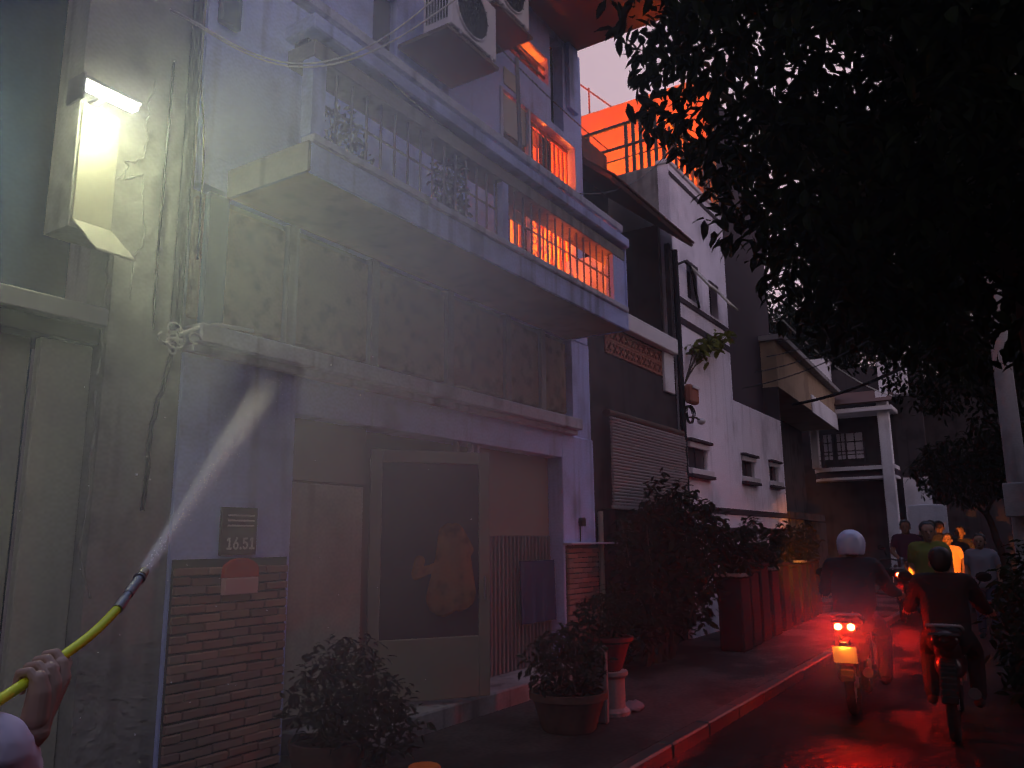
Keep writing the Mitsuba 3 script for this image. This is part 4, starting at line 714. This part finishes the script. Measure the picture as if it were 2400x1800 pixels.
# ------------------------------------------------------------------ people
def person(label, x, y, yaw, height, shirt, trousers, pose=None, hair='m_hair', helmet=None, sleeves=0.6, short=False, z=0.0, skin='m_skin2', group=None, shoe='m_black'):
    k = thing('person', label, 'person', group); s = height / 1.72
    J = dict(pelvis=(0, 0, 0.95), chest=(0.0, 0, 1.27), neck=(0.0, 0, 1.46), head=(0.02, 0, 1.60), shl=(0, 0.18, 1.40), shr=(0, -0.18, 1.40), ell=(-0.02, 0.25, 1.12), elr=(-0.02, -0.25, 1.12), wrl=(0.08, 0.25, 0.88), wrr=(0.08, -0.25, 0.88),
             hil=(0, 0.09, 0.90), hir=(0, -0.09, 0.90), knl=(0.02, 0.10, 0.48), knr=(0.02, -0.10, 0.48), anl=(-0.02, 0.11, 0.08), anr=(-0.02, -0.11, 0.08))
    J.update(pose or {}); J = {a: np.array(b, float) for a, b in J.items()}
    fw = lambda a: np.array([0.15, 0, -0.04])
    hd = J['head']
    chain = [[(J['pelvis'], 0.115), (J['chest'], 0.12), (J['neck'] * 0.85 + J['chest'] * 0.15, 0.06), (J['neck'], 0.052), (hd - [0, 0, 0.05], 0.052)],
             [(hd + [0, 0, 0.035], 0.092), (hd + [-0.012, 0, 0.045], 0.095), (hd + [0.025, 0, -0.06], 0.062)], [(hd + [0.04, 0, -0.085], 0.04)], [(hd + [0.085, 0, 0.01], 0.012), (hd + [0.103, 0, -0.022], 0.015)],
             [(hd + [0, 0.088, 0.0], 0.018), (hd + [0, 0.09, -0.03], 0.014)], [(hd + [0, -0.088, 0.0], 0.018), (hd + [0, -0.09, -0.03], 0.014)]]
    fingers = []
    for a in 'lr':
        sg_ = 1 if a == 'l' else -1
        chain += [[(J['chest'] + [0, 0.10 * sg_, 0.10], 0.075), (J['sh' + a], 0.062), (J['el' + a], 0.042), (J['wr' + a], 0.030)], [(J['pelvis'], 0.11), (J['hi' + a], 0.095), (J['kn' + a], 0.058), (J['an' + a], 0.040)], [(J['an' + a] + [-0.03, 0, -0.03], 0.04), (J['an' + a] + fw(a), 0.036)]]
        d = J['wr' + a] - J['el' + a]; d /= np.linalg.norm(d); sd = np.cross(d, [1, 0, 0.3]); sd /= np.linalg.norm(sd); w = J['wr' + a]; nn = np.cross(d, sd)
        chain += [[(w, 0.027), (w + d * 0.05, 0.03), (w + d * 0.085, 0.028)], [(w + d * 0.05 + sd * 0.025, 0.02), (w + d * 0.085 + sd * 0.028, 0.016)], [(w + d * 0.05 - sd * 0.025, 0.02), (w + d * 0.085 - sd * 0.028, 0.016)]]
        for i, o in enumerate((-0.03, -0.01, 0.01, 0.03)):
            b = w + d * 0.085 + sd * o; l = (0.055, 0.068, 0.072, 0.06)[i]; fingers.append([(b, 0.011), (b + d * l * 0.6 + nn * 0.012, 0.0095), (b + d * l * 0.95 + nn * 0.035, 0.008)])
        b = w + d * 0.03 + sd * 0.03 * sg_; fingers.append([(b, 0.013), (b + d * 0.04 + sd * 0.025 * sg_, 0.011), (b + d * 0.065 + sd * 0.022 * sg_ + nn * 0.01, 0.009)])
    M = np.eye(4); M[:3, :3] = s * trimesh.transformations.rotation_matrix(math.radians(yaw), [0, 0, 1])[:3, :3]; M[:3, 3] = (x, y, z)
    def put(name, mesh, mt, **kw): mesh.apply_transform(M); return part(k, name, mesh, mt, smooth=True, **kw)
    put('body', smooth_man(hulls(chain + fingers, 10), 0.032, 5), skin)
    for sg_ in (1, -1): put('eye', ellipsoid(hd + [0.083, 0.032 * sg_, 0.012], (0.012, 0.014, 0.008), 1), 'm_hair')
    put('mouth', ellipsoid(hd + [0.082, 0, -0.062], (0.008, 0.022, 0.006), 1), 'm_cpurple')
    up = []
    for a in 'lr':
        e = J['sh' + a] * (1 - sleeves) + J['el' + a] * sleeves if sleeves <= 1 else J['el' + a]
        up += [[(J['chest'] + [0, (0.10 if a == 'l' else -0.10), 0.09], 0.09), (J['sh' + a], 0.078), (e, 0.066)]]
        if sleeves > 1: up += [[(J['el' + a], 0.062), (J['wr' + a], 0.046)]]
    sh = hulls([[(J['chest'], 0.14), (J['neck'] - [0, 0, 0.05], 0.085)]] + up, 10) + hullg([(J['pelvis'] + [0, 0.06, -0.06], 0.13), (J['pelvis'] + [0, -0.06, -0.06], 0.13), (J['chest'] + [0, 0.07, 0.02], 0.135), (J['chest'] + [0, -0.07, 0.02], 0.135)]) + hullg([(J['chest'] + [0, 0.07, 0.02], 0.13), (J['chest'] + [0, -0.07, 0.02], 0.13), (J['shl'] * 0.9 + J['neck'] * 0.1, 0.08), (J['shr'] * 0.9 + J['neck'] * 0.1, 0.08), (J['neck'] - [0, 0, 0.05], 0.08)])
    m = smooth_man(sh, 0.05, 5); m.vertices += (meshkit.fbm(m.vertices * 9, 3)[:, None] - 0.5) * 0.03; put('shirt', m, shirt)
    tr = []
    for a in 'lr':
        e = J['kn' + a] if short else J['an' + a] + [0, 0, 0.02]
        tr += [[(J['pelvis'] + [0, (0.05 if a == 'l' else -0.05), -0.02], 0.118), (J['hi' + a], 0.108), (J['kn' + a], 0.078)] + ([] if short else [(e, 0.066)])]
    put('trousers', smooth_man(hulls(tr, 10), 0.05, 5), trousers)
    for a in 'lr': put('shoe', smooth_man(hulls([[(J['an' + a] + [-0.04, 0, -0.035], 0.045), (J['an' + a] + fw(a) + [0.02, 0, 0], 0.042)]], 10), 0.03, 4), shoe)
    if helmet:
        he = hulls([[(hd + [-0.02, 0, 0.05], 0.135), (hd + [-0.03, 0, 0.0], 0.13)]], 20) - m3.Manifold.cube([0.5, 0.5, 0.3], True).translate([float(hd[0]) + 0.06, 0.0, float(hd[2]) - 0.21])
        put('helmet', smooth_man(he, 0.03, 4), helmet)
        put('visor', smooth_man(hulls([[(hd + [0.09, 0.06, 0.05], 0.012), (hd + [0.16, 0.03, 0.045], 0.01), (hd + [0.16, -0.03, 0.045], 0.01), (hd + [0.09, -0.06, 0.05], 0.012)]], 8), 0.03, 3), 'm_black')
    else:
        ha = hulls([[(hd + [-0.02, 0, 0.055], 0.102), (hd + [-0.04, 0, 0.0], 0.085)]], 16) - m3.Manifold.cube([0.3, 0.5, 0.3], True).translate([float(hd[0]) + 0.19, 0.0, float(hd[2]) - 0.04])
        put('hair', smooth_man(ha, 0.03, 4), hair)
    return k
RIDE = dict(pelvis=(0, 0, 0.86), chest=(0.10, 0, 1.17), neck=(0.16, 0, 1.36), head=(0.19, 0, 1.475), shl=(0.12, 0.19, 1.31), shr=(0.12, -0.19, 1.31), ell=(0.30, 0.30, 1.08), elr=(0.30, -0.30, 1.08), wrl=(0.56, 0.34, 1.03), wrr=(0.56, -0.34, 1.03),
            hil=(0.02, 0.11, 0.84), hir=(0.02, -0.11, 0.84), knl=(0.42, 0.19, 0.68), knr=(0.42, -0.19, 0.68), anl=(0.30, 0.19, 0.28), anr=(0.30, -0.19, 0.28))
person('motorbike rider seen from behind in dark clothes and a pale blue helmet', 8.50, 1.56, 2, 1.74, 'm_cdark', 'm_jeans', RIDE, helmet='m_helmet', z=-0.1, sleeves=1.2)
person('black-clad rider on the dark motorbike at the lower right', 7.85, 0.72, 3, 1.60, 'm_black', 'm_black', RIDE, z=-0.1, sleeves=1.2)
ST = dict(elr=(0.08, -0.27, 1.14), wrr=(0.25, -0.16, 1.02), ell=(0.04, 0.27, 1.13), wrl=(0.22, 0.18, 1.0))
person('tall standing person in a dark purple top just beyond the far red light', 19.6, 2.40, 188, 1.93, 'm_cpurple', 'm_cdark', ST, z=-0.1)
person('standing person in a dull green shirt beside the purple-clad person', 12.5, 1.26, 195, 1.78, 'm_cgreen', 'm_cdark', dict(ell=(-0.01, 0.23, 1.12), elr=(-0.01, -0.23, 1.12), wrl=(0.03, 0.22, 0.88), wrr=(0.03, -0.22, 0.88)), z=-0.1)
person('person in a bright orange lit shirt and shorts standing beyond the green shirt', 19.0, 1.55, 172, 1.64, 'm_corange', 'm_cdark', dict(elr=(0.10, -0.25, 1.14), wrr=(0.26, -0.12, 1.06), knl=(0.10, 0.10, 0.48), anl=(0.06, 0.12, 0.09)), short=True, z=-0.1)
person('head of a taller person lit orange behind the orange shirt', 20.5, 1.99, 180, 1.93, 'm_cdark', 'm_cdark', None, z=-0.1)
person('second orange lit head at the back right of the crowd', 20.9, 1.86, 185, 1.92, 'm_cdark', 'm_cdark', None, z=-0.1)
person('person with a raised hand at the right of the orange shirt', 20.5, 1.42, 180, 1.80, 'm_cdark', 'm_cdark', dict(ell=(0.16, 0.30, 1.22), wrl=(0.2, 0.36, 1.46)), z=-0.1)
person('person in a grey shirt standing dimly at the right of the crowd', 15.4, 0.80, 175, 1.62, 'm_cgrey', 'm_jeans', None, z=-0.1)

# foreground person at the left edge holding the hose
FP = thing('person', 'person in a pale pink shirt at the left edge, hand gripping a yellow hose', 'person')
hose_pts = np.array([(0.45, 1.25, 1.12), (0.56, 1.35, 1.18), (0.656, 1.437, 1.222), (0.75, 1.532, 1.240), (0.813, 1.578, 1.254), (0.849, 1.597, 1.266), (0.907, 1.628, 1.288), (0.983, 1.668, 1.318), (1.03, 1.69, 1.345), (1.06, 1.703, 1.366)])
from scipy.interpolate import CubicSpline
cs = CubicSpline(np.r_[0, np.cumsum(np.linalg.norm(np.diff(hose_pts, axis=0), axis=1))], hose_pts); tt = np.linspace(0, cs.x[-1], 60)
HO = thing('hose', 'bright yellow water hose held up at the left with a metal nozzle', 'hose')
part(HO, 'tube', tube(cs(tt), 0.0098, 14), 'm_hose', smooth=50)
n0, n1 = np.array([1.06, 1.703, 1.366]), np.array([1.162, 1.783, 1.432]); nd = (n1 - n0) / np.linalg.norm(n1 - n0)
def along(a, b, r0, r1): return tube([n0 + nd * a, n0 + nd * b], [r0, r1], 14)
NL = np.linalg.norm(n1 - n0)
part(HO, 'nozzle', cat(along(-0.01, 0.03, 0.0115, 0.0115), along(0.03, 0.05, 0.008, 0.010), along(0.05, NL - 0.025, 0.0115, 0.0105), along(NL - 0.025, NL - 0.02, 0.014, 0.014), along(NL - 0.02, NL, 0.0095, 0.007)), 'm_steel', smooth=35)
part(HO, 'nozzle_tip', along(NL - 0.012, NL + 0.012, 0.012, 0.011), 'm_brass', smooth=35)
# hand: fist round the hose. local frame: h = along hose, s = towards camera-right/down, u = up
hp = np.array([0.845, 1.594, 1.262]); h = cs(0.0) * 0 + (np.array([0.907, 1.628, 1.288]) - np.array([0.813, 1.578, 1.254])); h /= np.linalg.norm(h)
view = hp - CAM; view /= np.linalg.norm(view); u = np.array([0, 0, 1.0]); u -= (u @ h) * h; u /= np.linalg.norm(u); s = np.cross(h, u)     # s points right of the hose (towards the camera side or away)
if s @ view > 0: s = -s                                                       # s: towards the camera
def L_(a, b, c): return hp + h * a + u * b + s * c
wr = L_(-0.045, -0.085, 0.012); el = np.array([0.875, 1.79, 1.09]); shd = np.array([0.765, 1.575, 1.145]) if 0 else np.array([0.742, 1.63, 1.10])
hand = [[(L_(-0.045, -0.06, 0.016), 0.024), (L_(-0.035, -0.015, 0.022), 0.020), (L_(-0.03, 0.008, 0.020), 0.015)], [(L_(-0.03, -0.06, 0.016), 0.024), (L_(-0.005, -0.015, 0.023), 0.020), (L_(0.0, 0.010, 0.020), 0.015)],
        [(L_(-0.02, -0.06, 0.014), 0.023), (L_(0.025, -0.018, 0.022), 0.019), (L_(0.034, 0.006, 0.020), 0.014)], [(wr, 0.026), (L_(-0.03, -0.06, 0.014), 0.026)]]
fing = []
for i, a in enumerate((-0.038, -0.014, 0.011, 0.036)):
    r = (0.0080, 0.0090, 0.0094, 0.0088)[i]
    fing.append([(L_(a, 0.006, 0.022), r + 0.001), (L_(a + 0.004, 0.024, 0.008), r), (L_(a + 0.006, 0.020, -0.014), r - 0.0006), (L_(a + 0.005, 0.0, -0.021), r - 0.001), (L_(a + 0.004, -0.014, -0.012), r - 0.0016)])
fing.append([(L_(0.0, -0.040, 0.016), 0.014), (L_(0.038, -0.030, 0.012), 0.0115), (L_(0.066, -0.020, 0.004), 0.0098), (L_(0.082, -0.016, 0.0), 0.0085)])
arm = [[(wr, 0.027), (wr * 0.6 + el * 0.4, 0.037), (el, 0.042)]]
part(FP, 'arm', smooth_man(hulls(hand + fing + arm, 16), 0.0032, 6), 'm_skin', smooth=True)
nl = []
for i, a in enumerate((-0.036, -0.013, 0.011, 0.034)): nl.append(ellipsoid(L_(a + 0.004, -0.008, -0.021), (0.006, 0.006, 0.006), 1))
nl.append(ellipsoid(L_(0.084, -0.0105, 0.001), (0.0068, 0.0055, 0.004), 1)); part(FP, 'nails', cat(*nl), 'm_nail', smooth=True)
# torso, head, legs (mostly outside the frame)
right = np.array([0.841, 0.0, 0]) if 0 else np.array([0.5408, -0.8411, 0.0]); fwd = np.array([0.8411, 0.5408, 0.0])
sc_ = np.array([0.737, 1.537, 1.165])                                        # right shoulder
ctr = sc_ - right * 0.215 + np.array([0, 0, 0.02])
def W_(r, f_, zz): return ctr + right * r + fwd * f_ + np.array([0, 0, zz])
part(FP, 'body', smooth_man(hulls([[(W_(0, 0, -0.1), 0.10), (W_(0, 0, 0.06), 0.055), (W_(0, 0.03, 0.16), 0.05)], [(W_(0, 0.02, 0.27), 0.095), (W_(0, 0.06, 0.17), 0.06)], [(W_(0, 0.135, 0.22), 0.014)], [(W_(0.09, 0, 0.22), 0.02)], [(W_(-0.09, 0, 0.22), 0.02)],
     [(W_(0.08, 0, -0.5), 0.09), (W_(0.10, 0.02, -0.78), 0.06), (W_(0.10, 0, -1.03), 0.045), (W_(0.10, 0.14, -1.07), 0.04)], [(W_(-0.08, 0, -0.5), 0.09), (W_(-0.10, 0.02, -0.78), 0.06), (W_(-0.10, 0, -1.03), 0.045), (W_(-0.10, 0.14, -1.07), 0.04)],
     [(W_(-0.2, 0, -0.02), 0.06), (W_(-0.26, 0.12, -0.26), 0.045), (W_(-0.16, 0.28, -0.2), 0.032)]]), 0.03, 6), 'm_skin', smooth=True)
shm = smooth_man(hulls([[(W_(0.1, 0, -0.12), 0.11), (W_(-0.1, 0, -0.12), 0.11)], [(W_(0.09, 0, -0.45), 0.12), (W_(0.1, 0, -0.12), 0.11)], [(W_(-0.09, 0, -0.45), 0.12), (W_(-0.1, 0, -0.12), 0.11)], [(W_(0, 0, -0.03), 0.09), (sc_ + [0, 0, -0.01], 0.070), (sc_ * 0.45 + el * 0.55 + [0.02, -0.01, -0.04], 0.068)], [(W_(0, 0, -0.03), 0.09), (W_(-0.2, 0, -0.02), 0.075), (W_(-0.24, 0.06, -0.2), 0.065)]], 16), 0.016, 8)
shm.vertices += ((meshkit.fbm(shm.vertices * [16, 16, 30], 3)[:, None] - 0.5) * 0.009 + 0.0018 * np.sin(shm.vertices[:, 2:] * 160 + 9 * meshkit.fbm(shm.vertices * 8, 2, 3)[:, None])) * [1, 1, 0.5]; part(FP, 'shirt', shm, 'm_shirtpink', smooth=True)
part(FP, 'trousers', smooth_man(hulls([[(W_(0.07, 0, -0.5), 0.115), (W_(0.10, 0.02, -0.78), 0.08), (W_(0.10, 0, -1.0), 0.07)], [(W_(-0.07, 0, -0.5), 0.115), (W_(-0.10, 0.02, -0.78), 0.08), (W_(-0.10, 0, -1.0), 0.07)]]), 0.04, 6), 'm_cdark', smooth=True)
part(FP, 'hair', smooth_man(hulls([[(W_(0, -0.01, 0.30), 0.10), (W_(0, -0.02, 0.25), 0.09)]]), 0.03, 4), 'm_hair', smooth=True)

# ------------------------------------------------------------------ water jet, droplets and mist
tip = n1 + nd * 0.016; end = np.array([3.641, 4.250, 2.626]); ax = end - tip; JL = np.linalg.norm(ax); ax /= JL
sx = np.cross(ax, [0, 0, 1.0]); sx /= np.linalg.norm(sx); sy = np.cross(ax, sx)
HW = 0.21
nu, nv, nt = 72, 72, 150
U, Vv, Tt = np.meshgrid((np.arange(nu) + 0.5) / nu * 2 - 1, (np.arange(nv) + 0.5) / nv * 2 - 1, (np.arange(nt) + 0.5) / nt, indexing='ij')
smooth01 = lambda q: np.clip(q, 0, 1) ** 2 * (3 - 2 * np.clip(q, 0, 1))
rr = np.hypot(U, Vv) * HW; RR = 0.0085 + 0.062 * Tt ** 1.2
dens = np.exp(-(rr / RR) ** 2) / RR * (1.7 - 1.55 * Tt)
br = meshkit.fbm(np.stack([U * 16 / (0.35 + Tt), Vv * 16 / (0.35 + Tt), Tt * 11], -1), 4, 2); br = np.clip((br - 0.30) / 0.35, 0, 1.6); dens *= (0.15 + 1.25 * br) * smooth01((1.0 - Tt) / 0.6) * np.clip((1 - np.maximum(abs(U), abs(Vv))) / 0.15, 0, 1)
def frame(o, a, b, c):
    M = np.eye(4); M[:3, 0], M[:3, 1], M[:3, 2], M[:3, 3] = a, b, c, o; return T(M.tolist())
scene['jet_medium'] = {'type': 'heterogeneous', 'albedo': rgb((0.97, 0.97, 0.95)), 'scale': 1.0, 'phase': {'type': 'hg', 'g': 0.35},
    'sigma_t': {'type': 'gridvolume', 'grid': mi.VolumeGrid(np.ascontiguousarray(dens.transpose(2, 1, 0)[..., None].astype(np.float32))), 'to_world': frame(tip - sx * HW - sy * HW, sx * 2 * HW, sy * 2 * HW, ax * JL)}}
# mist: spray and smoke hanging in the alley
MX0, MX1, MY0, MY1, MZ0, MZ1 = -2.0, 33.0, -3.2, 8.5, -1.2, 12.6
gx, gy, gz = 110, 40, 48
GX, GY, GZ = np.meshgrid(MX0 + (np.arange(gx) + 0.5) / gx * (MX1 - MX0), MY0 + (np.arange(gy) + 0.5) / gy * (MY1 - MY0), MZ0 + (np.arange(gz) + 0.5) / gz * (MZ1 - MZ0), indexing='ij')
def blob(c, r): return np.exp(-((GX - c[0]) / r[0]) ** 2 - ((GY - c[1]) / r[1]) ** 2 - ((GZ - c[2]) / r[2]) ** 2)
md = 0.0007 + 0.62 * blob((3.55, 3.7, 3.3), (1.4, 1.0, 1.5)) + 0.10 * blob((2.5, 3.4, 1.9), (1.5, 1.6, 1.4)) + 0.25 * blob((3.65, 4.2, 2.7), (0.5, 0.35, 0.45)) + 0.5 * blob((3.25, 4.1, 4.3), (0.45, 0.5, 0.7)) + 0.006 * blob((8.5, 1.6, 0.8), (3.5, 1.4, 1.3)) + 0.75 * blob((7.72, 1.54, 0.70), (0.42, 0.34, 0.30))  # last blob: dense puff added to give the tail lights a halo
md *= 0.55 + 0.9 * meshkit.fbm(np.stack([GX, GY, GZ], -1) * 0.9, 3, 4)
scene['mist_medium'] = {'type': 'heterogeneous', 'albedo': rgb((0.90, 0.96, 0.97)), 'scale': 1.0, 'phase': {'type': 'hg', 'g': 0.35},
    'sigma_t': {'type': 'gridvolume', 'grid': mi.VolumeGrid(np.ascontiguousarray(md.transpose(2, 1, 0)[..., None].astype(np.float32))), 'to_world': T().translate([MX0, MY0, MZ0]).scale([MX1 - MX0, MY1 - MY0, MZ1 - MZ0])}}
scene['water_jet'] = {'type': 'cube', 'to_world': T(frame(tip + ax * JL / 2, sx * HW, sy * HW, ax * JL / 2).matrix), 'bsdf': {'type': 'null'}, 'interior': {'type': 'ref', 'id': 'jet_medium'}, 'exterior': {'type': 'ref', 'id': 'mist_medium'}}
labels['water_jet'] = {'label': 'white jet of water spraying up from the hose nozzle onto the house', 'category': 'water jet', 'kind': 'stuff'}
scene['haze'] = {'type': 'cube', 'to_world': T().translate([50, 0, 5.85]).scale([202, 152, 7.15]), 'bsdf': {'type': 'null'}, 'interior': {'type': 'ref', 'id': 'mist_medium'}}
labels['haze'] = {'label': 'pale spray mist and smoke hanging in front of the blue house', 'category': 'haze', 'kind': 'stuff'}
rg = np.random.default_rng(91); dm = []
for i in range(900):
    t = rg.uniform(0.0, 0.97) ** 0.8; R_ = 0.006 + 0.10 * t ** 1.3; a = rg.uniform(0, 2 * np.pi); r_ = R_ * abs(rg.normal(0, 0.8)); c = tip + ax * JL * t + sx * r_ * np.cos(a) + sy * r_ * np.sin(a) + np.array([0, 0, -0.04 * t * rg.random()])
    e = trimesh.creation.icosphere(subdivisions=1); e.apply_scale([0.0010, 0.0010, rg.uniform(0.002, 0.006)]); Mx = np.eye(4); Mx[:3, 0], Mx[:3, 1], Mx[:3, 2], Mx[:3, 3] = sx, sy, ax, c; e.apply_transform(Mx); dm.append(e)
for i in range(46):
    c = np.array([rg.uniform(1.1, 2.6), rg.uniform(1.7, 3.2), rg.uniform(0.9, 2.2)]); e = trimesh.creation.icosphere(subdivisions=1); e.apply_scale(rg.uniform(0.0012, 0.003, 3)); e.apply_translation(c); dm.append(e)
scene['droplets'] = mikit.ply(cat(*dm), 'm_droplet', smooth=True); labels['droplets'] = {'label': 'loose water drops flying around the jet', 'category': 'water drops', 'kind': 'stuff'}
